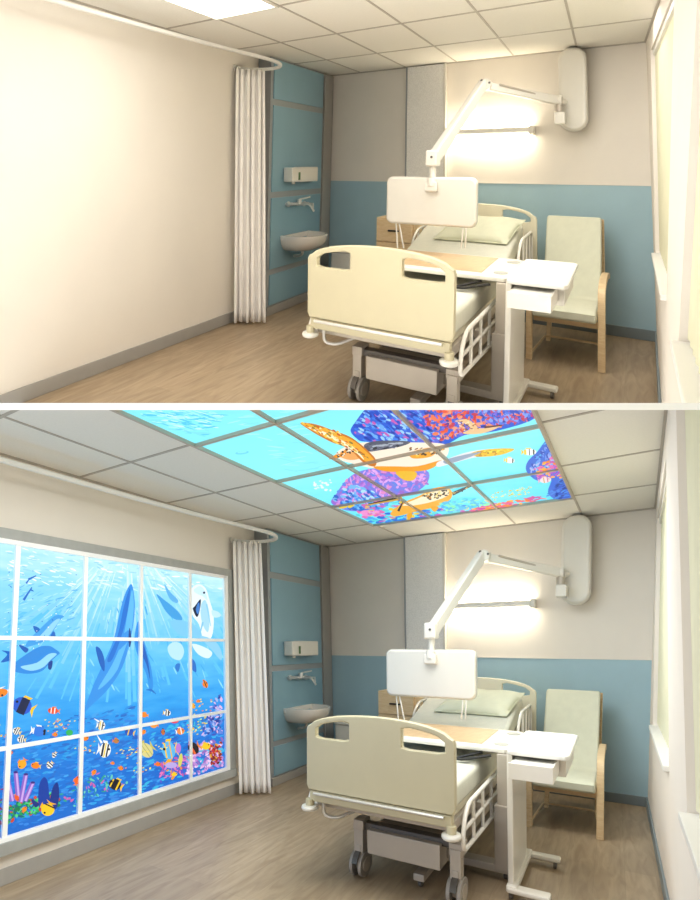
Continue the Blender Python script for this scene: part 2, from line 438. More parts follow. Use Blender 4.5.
def wall_art():
    X0 = XL + 0.010
    def pl(u, v, L): 
        p = onX(u, v, X0 + 0.00008 * L)
        return (p[0], min(max(p[1], 0.62), 3.325), min(max(p[2], 0.27), 2.07))
    A = Art(pl, (1, 2))
    k = A.mi(M['pwall'])
    vs = [A.bm.verts.new((X0, y, z)) for y, z in ((0.6, 0.26), (3.33, 0.26), (3.33, 2.08), (0.6, 2.08))]
    A.bm.faces.new(vs).material_index = k
    # rays of light fanning down from the surface
    Rr = random.Random(77)
    for i in range(64):
        a_ = -1.02 + 2.0 * i / 63 + Rr.uniform(-.012, .012); u0, v0 = 126 + a_ * 42, 563 + Rr.uniform(0, 10) + abs(a_) * 4
        A.layer = 1 + i % 12
        ln = Rr.uniform(60, 150); w = Rr.uniform(.5, 1.7)
        for q in range(5):
            t0, t1 = q / 5, (q + 1) / 5
            dx, dy = math.sin(a_ * .95), math.cos(a_ * .95)
            c_ = [(c1 * (1 - (t0 * 1.25) ** .8) + c2 * (t0 * 1.25) ** .8) for c1, c2 in zip(hexl(['#cdf3fd', '#b4eafb', '#dcf8fe'][i % 3]), hexl('#5cc2f3'))]
            A.line((u0 + dx * ln * t0, v0 + dy * ln * t0), (u0 + dx * ln * t1, v0 + dy * ln * t1), w * (.5 + t0 * .6), tuple(c_), w * (.5 + t1 * .6), False)
    A.layer = 13
    A.dabs([(0, 545), (130, 562), (222, 580), (222, 592), (130, 590), (0, 585)], ['#e8fbff', '#c9f1fb', '#b4e6f8', '#98d8f4', '#ffffff'], 190, 4.5, .8, 12, 3)
    A.dabs([(0, 580), (75, 590), (75, 640), (0, 650)], ['#8fd6f6', '#6cc4f0', '#a6e2fa', '#58b4ea'], 120, 5, .7, -20, 4)
    A.dabs([(76, 600), (222, 600), (222, 690), (76, 690)], ['#6ac6f4', '#8fd9f8', '#3ea8e8'], 90, 5, .7, 65, 14)
    # the large dolphins in the middle
    A.spline([(130, 584), (124, 594), (119, 612), (113, 640), (104, 662), (95, 682), (87, 704), (82, 716), (92, 706), (108, 690), (122, 668), (130, 640), (134, 612), (133, 594)], '#3391e4')
    A.spline([(131, 590), (127, 612), (122, 640), (112, 665), (98, 690), (112, 678), (125, 655), (131, 630), (133, 606)], '#5db8f2')
    A.spline([(129, 588), (123, 606), (117, 636), (107, 660), (112, 660), (121, 636), (127, 610)], '#1c72d2')
    A.line((82, 717), (75, 716), 1.6, '#1668c6', .4); A.line((83, 714), (86, 724), 1.6, '#1668c6', .4)
    A.spline([(95, 648), (100, 650), (104, 660), (104, 672), (99, 664)], '#1260bd')
    A.spline([(137, 622), (134, 640), (138, 658), (146, 674), (150, 692), (153, 686), (151, 668), (146, 650), (141, 630)], '#2e90e2')
    A.spline([(138, 630), (138, 648), (146, 664), (150, 680), (148, 662), (143, 644)], '#0f5cba')
    A.line((151, 690), (146, 690), 1.2, '#1b6fcb', .3); A.line((151, 690), (156, 694), 1.2, '#1b6fcb', .3)
    A.spline([(129, 628), (131, 640), (129, 648), (128, 638)], '#123f8c')
    # dolphins at the left
    A.spline([(62, 617), (54, 616), (46, 622), (36, 632), (28, 640), (24, 648), (34, 646), (46, 640), (53, 630), (58, 621)], '#3f9fe6')
    A.spline([(58, 620), (52, 622), (42, 633), (34, 643), (46, 638), (52, 630)], '#8fd2f5')
    A.spline([(34, 634), (31, 627), (38, 630)], '#1767c0'); A.spline([(52, 632), (54, 638), (48, 640)], '#1767c0')
    A.spline([(59, 654), (54, 650), (48, 647), (38, 648), (26, 655), (14, 664), (8, 670), (18, 674), (30, 675), (42, 672), (50, 663), (56, 657)], '#2a8ade')
    A.spline([(56, 655), (48, 655), (36, 664), (20, 668), (30, 672), (42, 669), (50, 661)], '#92d5f6')
    A.spline([(24, 654), (17, 646), (27, 650)], '#0f58b4'); A.spline([(12, 654), (0, 652), (6, 656), (0, 664), (14, 660)], '#1564c0')
    A.spline([(48, 664), (52, 662), (51, 670), (48, 670)], '#0f3f92')
    A.line((24, 580), (32, 576), 1.2, '#1b6ccc', .5); A.line((22, 584), (25, 579), 1, '#1b6ccc', .4); A.line((20, 601), (28, 588), 1.3, '#1b6ccc', .6); A.line((26, 590), (30, 592), 1, '#1b6ccc', .4)
    A.dabs([(0, 560), (74, 575), (74, 650), (0, 650)], ['#1a6cc8', '#ffffff'], 60, .7, .5, None, 21)
    # smaller dolphins and white whales at the right
    A.spline([(156, 594), (164, 600), (172, 606), (180, 614), (182, 620), (174, 619), (166, 612), (160, 602)], '#3f9fe0')
    A.spline([(164, 584), (170, 592), (178, 600), (176, 603), (169, 598)], '#5cb0e8')
    A.spline([(170, 622), (180, 620), (192, 624), (202, 634), (203, 642), (190, 638), (178, 634)], '#7cc8ee')
    A.spline([(190, 596), (192, 588), (199, 584), (206, 588), (210, 600), (214, 616), (212, 636), (204, 640), (199, 624), (192, 614)], '#e6f7fd')
    A.spline([(206, 600), (210, 616), (208, 632), (202, 622), (201, 606)], '#a6d9f0')
    A.spline([(201, 599), (195, 606), (193, 609), (197, 617), (200, 610)], '#0d1c3c')
    A.spline([(199, 602), (196, 609), (198, 614), (200, 608)], '#3c7fd0')
    A.spline([(194, 590), (200, 586), (205, 590), (208, 600), (203, 596), (198, 594)], '#c9ebf8')
    A.line((203, 622), (200, 634), 1.0, '#7fc4e8', .4); A.line((207, 604), (211, 626), .9, '#8ccdec', .3)
    A.ell(204.5, 592.5, 1.2, 1.2, 0, '#0c2348', 8)
    A.spline([(212, 610), (219, 612), (221, 616), (214, 617)], '#bfe6f6')
    A.spline([(168, 652), (168, 646), (174, 642), (181, 644), (184, 652), (180, 660), (172, 658)], '#b6e3f6')
    A.spline([(176, 664), (180, 664), (178, 672), (175, 668)], '#2b78cc')
    A.spline([(190, 658), (195, 662), (196, 672), (191, 668)], '#1d6cc8')
    A.spline([(192, 644), (202, 646), (212, 652), (208, 658), (198, 654)], '#d9f1fa')
    A.spline([(200, 636), (214, 640), (221, 650), (221, 660), (212, 650)], '#8ccdee')
    # reef along the bottom
    A.dabs([(0, 740), (74, 718), (133, 706), (133, 795), (74, 812), (0, 832)], ['#1e70cc', '#207cd6', '#2a8ce0', '#2268c4', '#2a9ce0', '#3484dc', '#3fa0e8'], 700, 4.2, 1.2, -14, 5)
    A.dabs([(133, 735), (222, 712), (222, 770), (133, 795)], ['#1c6aca', '#237cd8', '#369ee6', '#1f5fbe', '#34b4e0'], 420, 3.6, 1.2, -22, 6)
    A.dabs([(10, 806), (60, 790), (64, 804), (10, 822)], ['#1f9a54', '#2ebc6a', '#157a48', '#54cf84', '#c8442c', '#0f5f7a'], 190, 3, 1.4, None, 7)
    A.dabs([(62, 795), (100, 772), (132, 782), (76, 806)], ['#2f9f8a', '#63c8b4', '#2a76c8', '#c95fa8', '#1c5fc0'], 110, 2.4, 1.0, None, 8)
    for bx, by, tx, ty in ((18, 800, 12, 777), (24, 800, 20, 772), (26, 801, 30, 774), (30, 800, 37, 782)):
        A.line((bx, by), (tx, ty), 2.4, '#8a62c4', 2.2); A.line((bx + .6, by), (tx + .6, ty), 1.0, '#c9a4e6', .9); A.ell(tx, ty, 2.2, 1.2, 0, '#3c2a80', 10)
    A.spline([(44, 806), (43, 786), (47, 777), (51, 780), (53, 792), (54, 806)], '#0d3c9e'); A.spline([(54, 806), (56, 788), (61, 782), (63, 796), (60, 808)], '#0b2f86')
    A.spline([(40, 806), (36, 798), (44, 803)], '#12307c')
    A.dabs([(160, 764), (190, 752), (190, 772), (160, 782)], ['#c34fa0', '#e078b8', '#8a3fa8', '#e6902c', '#5a4fc8'], 110, 2.2, 1.1, None, 9)
    A.dabs([(186, 752), (200, 742), (221, 738), (221, 766), (186, 776)], ['#d7a8dc', '#b884cc', '#e8c8ea', '#8f66b8', '#4fb0d8'], 170, 2.5, 1.4, None, 10)
    A.dabs([(208, 746), (220, 742), (220, 762), (210, 765)], ['#8c1420', '#c42a2c', '#5a0f18', '#e0a030'], 90, 1.8, 1.1, None, 11)
    A.dabs([(208, 710), (221, 690), (221, 734), (200, 736)], ['#3a52b8', '#5f7fd6', '#9fb4ea', '#2a3c96', '#dcb4e0'], 110, 2.2, 1.1, None, 12)
    A.dabs([(190, 722), (206, 716), (206, 724), (192, 730)], ['#3fb8d4', '#2a86c8', '#e4c040'], 40, 1.6, .8, None, 13)
    A.dabs([(0, 790), (8, 788), (8, 826), (0, 828)], ['#b02a34', '#7a1c2c', '#2f9f6a', '#154a9c'], 60, 2, 1, None, 15)
    # fishes
    blk, wht, yel, org = '#141422', '#f4f4ee', '#f6c81c', '#f08418'
    A.fish(24, 707, 21, 17, 22, '#1f56cc', yel, [(-.02, .2, '#0d1a44')], -1); A.ell(22, 707, 5, 3.6, 25, '#2b66dc')
    A.fish(54.5, 711.5, 11, 6.5, 4, '#e8502a', org, [(.2, .04, wht), (-.12, .05, wht)], -1)
    A.fish(41, 732, 14, 10, 8, '#2f78dc', wht, [(.4, .07, blk), (-.38, .04, wht)], 1)
    A.fish(19, 732, 8, 7, 25, wht, yel, [(.2, .06, blk), (-.05, .06, blk), (-.3, .05, blk)], -1)
    A.fish(24, 740, 8, 7, 10, wht, yel, [(.2, .06, blk), (-.05, .06, blk), (-.3, .05, blk)], -1)
    A.fish(1, 694, 9, 15, 80, org, wht, None, 1)
    A.fish(26, 764, 10, 8, -60, '#f5a61a', org, None, -1); A.fish(39, 765.5, 9, 6, 10, org, yel, None, -1)
    A.fish(53, 765, 7, 6, -50, wht, yel, [(.15, .08, blk), (-.2, .08, blk)], -1); A.fish(57, 755, 6, 4, -60, wht, yel, [(.15, .09, blk), (-.2, .08, blk)], -1)
    A.fish(52.5, 808, 13, 13, -65, yel, '#f0b010', [(-.28, .05, blk)], -1)
    A.fish(22, 797, 7, 4, 60, '#e85a24', org, None, 1); A.fish(30, 808, 6, 4, -60, org, org, None, 1); A.fish(12, 820, 6, 4, -25, '#e0502a', org, None, 1)
    A.fish(80, 780, 9, 6, -70, '#f0641c', org, None, 1); A.fish(96, 772, 6, 4, -60, org, org, None, 1); A.fish(86, 738, 8, 6, 0, org, yel, None, 1)
    A.fish(57, 735, 5, 4, 0, org, org, None, 1); A.ell(71, 733, 3.5, 3, 0, '#2fb05a'); A.fish(14, 753, 5, 4, -20, '#e86a24', org, None, 1)
    A.fish(102, 726, 8, 9, 10, wht, wht, [(.18, .07, blk), (-.12, .06, yel), (-.3, .05, blk)], 1); A.line((100, 722), (95, 719), .9, wht, .2)
    A.fish(106, 750, 12, 15, 10, wht, wht, [(.22, .06, blk), (.02, .05, yel), (-.16, .08, blk)], 1); A.line((103, 743), (98, 735), 1.1, wht, .2)
    A.fish(130, 732, 9, 8, 15, '#1f4fb8', yel, [(.1, .06, yel)], -1); A.fish(117, 741, 6, 5, 0, '#b87838', org, None, 1)
    A.fish(117, 784, 13, 11, 25, blk, yel, [(.3, .05, yel), (-.2, .06, yel)], -1); A.fish(122, 768, 5, 4, 10, org, org, None, 1); A.fish(114, 763, 4, 3, 0, org, org, None, 1)
    A.fish(144, 715, 8, 5, 8, org, '#f6a020', None, -1); A.fish(154, 725, 8, 6, 0, '#f29a3c', org, None, -1); A.fish(167, 713, 7, 6, 5, wht, yel, [(.2, .1, blk), (-.15, .08, blk)], 1)
    A.fish(174, 721, 9, 4.5, 0, '#e24a5c', '#c83050', None, 1); A.fish(144, 732, 5, 4, -60, org, org, None, 1); A.fish(163, 732, 4, 6, 0, '#c06a30', blk, None, 1)
    A.fish(147, 750, 13, 16, -35, '#d8cf88', '#c8bc50', [(.1, .03, '#a8a868'), (-.15, .03, '#a8a868')], -1)
    A.fish(169, 750, 14, 18, -10, '#58b4e8', yel, [(.25, .05, yel), (-.1, .04, '#f0b81c')], -1); A.line((167, 764), (176, 748), 2.2, '#f0a818', 1.4)
    A.fish(158, 764, 6, 4, 0, '#f0701c', org, None, 1); A.fish(180, 731, 8, 7, -10, '#f08a3c', wht, [(.1, .06, wht)], 1)
    A.fish(193, 748, 11, 13, -30, '#1a1420', org, [(.15, .1, '#e8642c')], -1); A.ell(193, 746, 3, 2.5, 0, '#f09040')
    A.fish(205, 746, 9, 7, -15, '#f4c420', '#f0a818', None, 1); A.fish(205, 684, 5, 8, -20, org, '#e07018', [(.0, .08, blk)], 1)
    A.fish(198, 701, 4, 3, 0, org, org, None, 1); A.fish(193, 706, 4, 5, 0, '#f0a81c', yel, None, 1); A.ell(178, 748, 2.6, 5, 0, '#b878d0'); A.ell(180, 760, 2, 7, 8, '#d0d060')
    A.ell(171, 765, 6, 3, 0, '#b4a4e0'); A.fish(174, 774, 6, 4, -10, yel, org, None, 1)
    for (cx, cy, n, sd) in ((60, 724, 26, 31), (88, 750, 18, 32), (130, 752, 20, 33), (196, 728, 22, 34), (8, 732, 14, 35), (202, 704, 14, 36), (160, 748, 10, 37), (142, 766, 10, 38)):
        R = random.Random(sd)
        A.layer += 1
        for _ in range(n):
            A.ell(cx + R.gauss(0, 6), cy + R.gauss(0, 4), 1.1, .55, -25, R.choice(['#f6dc2c', '#f0b020', '#f4e860', '#ef8a20']), 6, False)
    return A

def ceil_art(mb_plane_z):
    def pl(u, v, L):
        p = onZ(u, max(v, -1e9), mb_plane_z - 0.00007 * L)
        return (min(max(p[0], GX[2]), GX[5]), min(max(p[1], GY[0]), GY[4]), p[2])
    A = Art(pl, (0, 1))
    k = A.mi(M['pceil'])
    vs = [A.bm.verts.new((x, y, mb_plane_z)) for x, y in ((GX[2], GY[0]), (GX[5], GY[0]), (GX[5], GY[4]), (GX[2], GY[4]))]
    A.bm.faces.new(vs).material_index = k
    A.dabs([(130, 404), (220, 404), (200, 432), (160, 424)], ['#4fc8ec', '#a8f2fb', '#7fe0f6', '#c8fafd'], 120, 8, .8, 8, 41)
    A.dabs([(215, 405), (290, 405), (330, 470), (290, 470)], ['#a6f4fb', '#80e4f6'], 60, 9, .6, 0, 42)
    A.ell(241, 450, 7, 1.8, -6, '#68d4ee'); A.ell(241, 449.4, 5, 1.1, -6, '#8ceaf6')
    # blue reef
    A.spline([(352, 428), (356, 420), (366, 406), (380, 392), (460, 385), (540, 395), (541, 416), (500, 430), (468, 434), (446, 444), (410, 441), (368, 440), (358, 436)], '#2a5fd4')
    A.dabs([(354, 428), (368, 404), (430, 404), (446, 442), (368, 440)], ['#1f4cc4', '#3c7ce4', '#6aa8f2', '#1a3aa8', '#9ccdf8', '#5a64d8', '#c85ab0'], 330, 4, 1.5, 30, 43)
    A.dabs([(428, 404), (530, 404), (541, 416), (470, 432), (446, 440), (430, 424)], ['#e8502c', '#f07848', '#c43448', '#e89878', '#3f56c8', '#6a6ae0', '#28389c'], 330, 3.6, 1.7, None, 44)
    A.dabs([(480, 404), (535, 404), (541, 416), (500, 424)], ['#2c4cc0', '#4a74e0', '#c8406c', '#7ca0ee'], 120, 3.4, 1.5, None, 45)
    # purple coral below the turtle
    A.spline([(333, 503), (338, 494), (348, 480), (364, 470), (400, 466), (428, 470), (430, 482), (416, 494), (396, 500), (380, 512), (360, 512), (345, 510)], '#7c7ce0')
    A.dabs([(334, 504), (348, 480), (366, 470), (428, 470), (428, 484), (400, 498), (370, 512)], ['#c080dc', '#dca4ea', '#9a68cc', '#e08cc8', '#5f86e4'], 330, 3.2, 1.4, None, 46)
    A.dabs([(334, 500), (352, 484), (380, 494), (384, 508), (348, 510)], ['#3f8ce4', '#74b8f0', '#2464c4', '#a8dcf6'], 120, 3.2, 1.4, 30, 47)
    A.dabs([(340, 506), (384, 500), (484, 508), (470, 512), (390, 524), (376, 524)], ['#2f86e0', '#48a8ea', '#2a6cd0', '#c860b0', '#58d0d8', '#e4c838'], 190, 4, 1.4, 0, 48)
    A.dabs([(360, 512), (384, 512), (386, 518), (366, 518)], ['#d868b4', '#e890cc'], 36, 3.2, 1.2, 0, 49)
    # big turtle
    A.spline([(337, 453), (345, 446), (362, 441), (388, 440), (412, 441), (440, 442), (450, 445), (451, 452), (444, 461), (420, 470), (396, 469), (376, 468), (352, 462), (343, 459)], '#f6e8d4')
    A.spline([(366, 443), (380, 439), (412, 440), (404, 445), (382, 449), (370, 450)], '#54586a')
    A.dabs([(368, 443), (404, 441), (400, 446), (374, 449)], ['#20242c', '#a8b0bc', '#6a6e80'], 50, 2.8, .9, -8, 50)
    A.spline([(340, 454), (350, 450), (362, 452), (366, 456), (352, 459)], '#f0a860')
    A.spline([(412, 452), (430, 447), (440, 448), (434, 456), (416, 458)], '#efa428'); A.dabs([(412, 446), (446, 444), (448, 452), (414, 456)], ['#3a2c20', '#f6c040', '#8c5c28', '#fff2cc'], 44, 1.9, 1.0, -15, 51)
    A.spline([(376, 466), (396, 466), (420, 466), (444, 460), (430, 470), (400, 472), (382, 470)], '#f09c1c')
    A.spline([(300, 419), (311, 419.5), (322, 422.5), (333, 427), (344, 431), (354, 436), (367, 446.6), (378, 459), (376, 466), (365, 461.6), (354, 450), (344, 444), (333, 440), (320, 433), (309, 426)], '#c8741c')
    A.spline([(302, 420), (311, 421), (333, 428.5), (354, 438), (366, 448), (376, 459), (374, 463), (365, 459), (355, 449), (333, 438), (311, 426)], '#f4a830')
    A.spline([(308, 423.5), (322, 431), (336, 438), (356, 450), (366, 459), (358, 448), (340, 436), (322, 427.5)], '#fdf2d0')
    A.dabs([(302, 419), (340, 429), (372, 458), (356, 450), (330, 438)], ['#f6c840', '#c8641c', '#8a7c3c', '#fce8a0', '#f0b030'], 100, 2.2, 1.0, 30, 52)
    A.spline([(337, 453), (343, 450), (350, 447), (344, 455), (330, 458)], '#e89428'); A.dabs([(336, 452), (352, 446), (356, 450), (340, 456)], ['#181820', '#f8f0dc'], 26, 1.2, .8, -15, 53)
    A.spline([(398, 472), (410, 471), (419, 473), (416, 480), (408, 481), (401, 477)], '#e8b82c')
    A.spline([(440, 462), (452, 458), (470, 452), (490, 449), (517, 449), (504, 455), (480, 457), (456, 463), (440, 467)], '#e3e2e4')
    A.spline([(474, 453), (492, 449), (517, 449), (504, 455), (482, 457)], '#eac02c'); A.dabs([(476, 452), (514, 449), (500, 455), (480, 457)], ['#c88820', '#f6e04c', '#a88c30'], 40, 1.7, .7, -5, 54)
    A.spline([(447, 460), (470, 454), (484, 452), (470, 458), (450, 464)], '#8fa0b8')
    # upper swimmer near the top edge
    A.spline([(458, 419), (470, 417), (478, 422), (484, 427), (500, 424), (506, 424), (494, 430), (480, 433), (466, 432), (474, 427), (468, 421)], '#e8c08c')
    A.dabs([(458, 418), (476, 420), (486, 430), (468, 430)], ['#5a3428', '#f6dcae', '#a8683c'], 26, 1.6, .8, 20, 55); A.line((488, 426), (506, 424), 1.1, '#5c2830', .7)
    # small turtle
    A.spline([(392, 515), (396, 510), (406, 503), (420, 497), (436, 489), (448, 488), (454, 494), (450, 502), (436, 508), (420, 512), (404, 516), (396, 517)], '#f0ac38')
    A.spline([(404, 506), (420, 499), (438, 491), (448, 490), (450, 496), (436, 502), (418, 506)], '#f8e8c8')
    A.dabs([(424, 496), (440, 489), (452, 491), (450, 497), (430, 502)], ['#18181c', '#30302c', '#f6d88c', '#c88c3c'], 54, 1.6, .9, -20, 56)
    A.line((400, 512), (405, 502), 1.2, '#20242c', .5); A.line((367, 506), (404, 499), .5, '#c89c3c', 1.5); A.line((370, 504.5), (402, 498), .4, '#202428', .9)
    A.line((454, 495), (476, 485), 1.8, '#2c3c4c', .9); A.dabs([(454, 494), (476, 484), (474, 487), (456, 497)], ['#e8c060', '#10141c'], 20, 1.0, .5, -25, 57)
    A.spline([(408, 516), (414, 514), (411, 521)], '#e8a41c'); A.spline([(432, 508), (440, 508), (436, 513)], '#e8a41c')
    # reef at the right and the bottom edge
    A.spline([(528, 472), (530, 462), (540, 452), (550, 440), (560, 440), (572, 496), (556, 501), (548, 494), (552, 480), (538, 482)], '#3c6cd4')
    A.dabs([(529, 470), (548, 442), (558, 440), (566, 474), (540, 480)], ['#7498e6', '#2c4cb8', '#5ab4e8', '#a8b8ee'], 110, 2.6, 1.2, None, 58)
    A.dabs([(534, 470), (560, 455), (564, 480), (540, 480)], ['#e06cb4', '#f08c24', '#f6b040', '#b04cc0'], 90, 2.6, 1.1, -10, 59)
    A.dabs([(546, 498), (562, 480), (570, 498), (552, 502)], ['#2a54c4', '#4888e0', '#163a94'], 60, 3, 1, -20, 60)
    A.dabs([(470, 512), (490, 506), (536, 498), (548, 500), (520, 506), (470, 514)], ['#f07c20', '#f6a83c', '#e0508c', '#c84a9c'], 110, 3, 1.0, -5, 61)
    A.dabs([(440, 504), (474, 498), (490, 506), (450, 514)], ['#58d8e4', '#3cb8e0', '#88e8b0'], 80, 3, 1.1, -5, 62)
    A.dabs([(480, 502), (500, 492), (532, 488), (530, 496), (490, 504)], ['#e8d038', '#f4e46c', '#c8c83c'], 60, 1.1, .6, -20, 63)
    wht, blk, yel = '#f4f8f4', '#181c28', '#f0d024'
    A.fish(512, 461, 10, 6, 6, wht, yel, [(.3, .06, blk), (-.3, .07, yel)], 1); A.fish(532, 452.5, 14, 7, 0, wht, yel, [(.3, .05, blk), (-.3, .08, yel), (0, .03, blk)], 1)
    A.fish(546, 481.5, 12, 6, -8, '#f0d8dc', '#e8a8c0', [(.2, .04, '#c86090'), (-.1, .04, '#d0a040')], 1)
    A.dabs([(314, 482), (332, 478), (334, 490), (318, 492)], ['#e8fdff'], 20, 1.6, 1.0, 0, 64)
    return A

# ------------------------------------------------------------------ one storey of the house
def build_room(key):
    global ROOM
    ROOM = Room(key)
    low = key == 'lower'
    RM = 'in the lower room' if low else 'in the upper room'
    # ---- shell
    b = MB(); b.box(XL - .06, XR + .1, YF, YB + .06, -.06, 0, M['floor'], 0); struct(b.build('floor'))
    b = MB((0, 1))
    zc0 = 0.0
    b.box(XL - .06, XR + .15, YF, YB + .06, ZC, ZC + .06, M['tile'], 0)
    for x in GX[1:]:
        b.box(x - .008, x + .008, YF, YB, ZC - .005, ZC + .001, M['tbar'], 0)
    for y in [GY[0]] + GY[1:5]:
        b.box(XL, XR, y - .009, y + .009, ZC - .0045, ZC + .001, M['tbar'], 0)
    for (x0, x1, y0, y1) in ((XL, XR, YB - .012, YB), (XL, XL + .012, YF, YB), (XR - .014, XR, YF, YB)):
        b.box(x0, x1, y0, y1, ZC - .012, ZC + .001, M['tbar'], 0)
    struct(b.build('ceiling'))
    b = MB((1, 2)); b.box(XL - .06, XL, YF, YB, 0, ZC, M['wallL'], 0); struct(b.build('wall_left'))
    b = MB((0, 2)); b.box(XL, XR, YB, YB + .06, 1.312, ZC, M['wall'], 0); b.box(XL, XR, YB, YB + .06, 0, 1.312, M['blue'], 0)
    b.box(XL, XR, YB - .003, YB + .01, 1.306, 1.318, M['wall'], 0)
    struct(b.build('wall_back'))
    # column panel between floor band and ceiling
    b = MB((0, 2)); b.box(-2.075, -1.66, YB - .045, YB, 1.318, ZC - .012, M['speck'], .004); b.box(-1.66, -1.632, YB - .05, YB, 1.318, ZC - .012, M['white'], .004)
    b.box(-2.092, -2.075, YB - .05, YB, 1.318, ZC - .012, M['grey'], .003); struct(b.build('trim_1'))
    b = MB(); b.box(XL, XL + .014, YF, 3.75, 0, .1, M['basegrey'], .004); struct(b.build('baseboard_left'))
    b = MB(); b.box(-3.08, XR, YB - .014, YB, 0, .09, M['baseblue'], .004); struct(b.build('baseboard_back'))
    b = MB(); b.box(XR - .014, XR, YF, YB - .014, 0, .09, M['baseblue'], .004); struct(b.build('baseboard_right'))
    # right wall with two window openings
    W1 = (3.02, 4.48, .80, 2.42); W2 = (0.95, 2.24, .80, 2.42)
    b = MB((1, 2)); T = .16
    for (y0, y1, z0, z1) in ((YF, YB, 0, .80), (YF, YB, 2.42, ZC), (YF, W2[0], .80, 2.42), (W2[1], W1[0], .80, 2.42), (W1[1], YB, .80, 2.42)):
        b.box(XR, XR + T, y0, y1, z0, z1, M['wallL'], 0)
    struct(b.build('wall_right'))
    for i, (y0, y1, z0, z1) in enumerate((W1, W2)):
        w = MB((1, 2)); fw = .045
        for q in ((y0, y1, z0, z0 + fw), (y0, y1, z1 - fw, z1), (y0, y0 + fw, z0 + fw, z1 - fw), (y1 - fw, y1, z0 + fw, z1 - fw), ((y0 + y1) / 2 - .02, (y0 + y1) / 2 + .02, z0 + fw, z1 - fw)):
            w.box(XR + .105, XR + .15, q[0], q[1], q[2], q[3], M['pure'], .003)
        o = struct(w.build('window_%d' % (i + 1), base=(XR + .13, (y0 + y1) / 2, z0)))
        if o:
            gl = MB(); gl.box(XR + .124, XR + .130, y0 + fw, y1 - fw, z0 + fw, z1 - fw, M['glass'], 0); gl.build('window_pane', o)
            sl = MB(); sl.box(XR - .028, XR + .105, y0 - .02 if i else y0, y1, z0 - .028, z0 + .004, M['pure'], .005); sl.build('window_sill', o)
        bl = thing('vertical_blind', ('cream vertical blind in the far window near the back corner ' if i == 0 else 'cream vertical blind in the near window at the right edge ') + RM, 'blind', (XR + .06, (y0 + y1) / 2, z0), None)
        h = MB(); h.box(XR + .012, XR + .062, y0 + .02, y1 - .02, z1 - .05, z1 - .004, M['white'], .004); h.build('headrail', bl)
        n = int((y1 - y0 - .06) / .085)
        for k in range(n):
            yc = y0 + .06 + (y1 - y0 - .12) * k / (n - 1)
            s = MB(); 
            s.box(-.001, .001, -.042, .042, z0 + .02, z1 - .05, M['blind'], 0, xf=Matrix.Translation((XR + .036, yc, 0)) @ Matrix.Rotation(.2, 4, 'Z'))
            s.build('slat', bl)
    # ---- sink wall unit
    u = thing('panelled_wall_unit', 'tall blue panelled unit with grey rails behind the washbasin ' + RM, 'wall unit', (-3.16, 4.3, 0))
    f = MB((1, 2)); f.box(XL, -3.085, 3.76, YB, 0, ZC - .012, M['grey'], .004); f.build('carcass', u)
    for (z0, z1) in ((.10, .40), (.455, 1.165), (1.225, 2.10), (2.165, 2.57)):
        f = MB((1, 2)); f.box(-3.09, -3.073, 3.80, 4.70, z0, z1, M['bluep'], .004); f.build('panel', u)
    f = MB(); f.box(-3.09, -3.068, 3.76, YB - .014, 0, .085, M['basegrey'], .004); f.build('plinth', u)
    f = MB(); f.box(-3.09, -3.06, 4.72, 4.90, .09, 2.58, M['basegrey'], .004); f.build('side_trim', u)
    # towel / soap dispenser
    d = thing('towel_dispenser', 'white boxy towel dispenser above the tap ' + RM, 'dispenser', (-3.0, 4.27, 1.32))
    f = MB(); f.box(-3.072, -2.97, 4.14, 4.48, 1.315, 1.475, M['white'], .012, 3); f.build('cover', d)
    f = MB(); f.box(-3.072, -2.955, 3.98, 4.137, 1.32, 1.47, M['white'], .014, 3); f.build('soap_unit', d)
    f = MB(); f.box(-2.9551, -2.9495, 4.085, 4.115, 1.34, 1.42, M['green'], .002); f.build('level_window', d)
    f = MB(); f.cyl((-3.0, 4.06, 1.312), 'z', .018, .03, M['white']); f.build('nozzle', d)
    # tap
    t = thing('wall_tap', 'chrome wall mounted lever tap over the washbasin ' + RM, 'tap', (-3.07, 4.2, 1.06))
    f = MB(); f.tube([(-3.05, 4.02, 1.09), (-3.05, 4.42, 1.07)], .017, M['chrome']); f.cyl((-3.065, 4.07, 1.087), 'x', .028, .02, M['chrome']); f.cyl((-3.065, 4.36, 1.073), 'x', .028, .02, M['chrome']); f.build('tap_body', t)
    f = MB(); f.tube(round_path([(-3.05, 4.22, 1.07), (-2.90, 4.22, 1.09), (-2.84, 4.22, 1.01)], .05), .012, M['chrome']); f.build('spout', t)
    f = MB(); f.cyl((-3.03, 4.22, 1.105), 'z', .024, .05, M['chrome']); f.tube([(-3.03, 4.22, 1.13), (-2.96, 4.32, 1.15)], .008, M['chrome']); f.build('lever', t)
    f = MB(); f.tube([(-2.99, 4.42, 1.07), (-2.99, 4.43, .99)], .01, M['chrome']); f.tube([(-3.06, 4.42, 1.07), (-2.985, 4.42, 1.07)], .01, M['chrome']); f.build('side_outlet', t)
    # washbasin
    w = thing('washbasin', 'white half round wall hung washbasin under the tap ' + RM, 'washbasin', (-3.07, 4.2, .62))
    f = MB(); yc, hw, dp, zt = 4.20, .245, .37, .77
    def outer(a, k):
        th = -PI / 2 + PI * a; e = math.cos(k * PI / 2)
        pr = max(math.cos(th), 0) ** .6
        return (-3.072 + dp * pr * (.28 + .72 * e ** .55), yc + hw * math.copysign(abs(math.sin(th)) ** .8, math.sin(th)) * (.35 + .65 * e ** .6), zt - .165 * math.sin(k * PI / 2) ** 1.2)
    f.grid(outer, 26, 9, M['ceramic'])
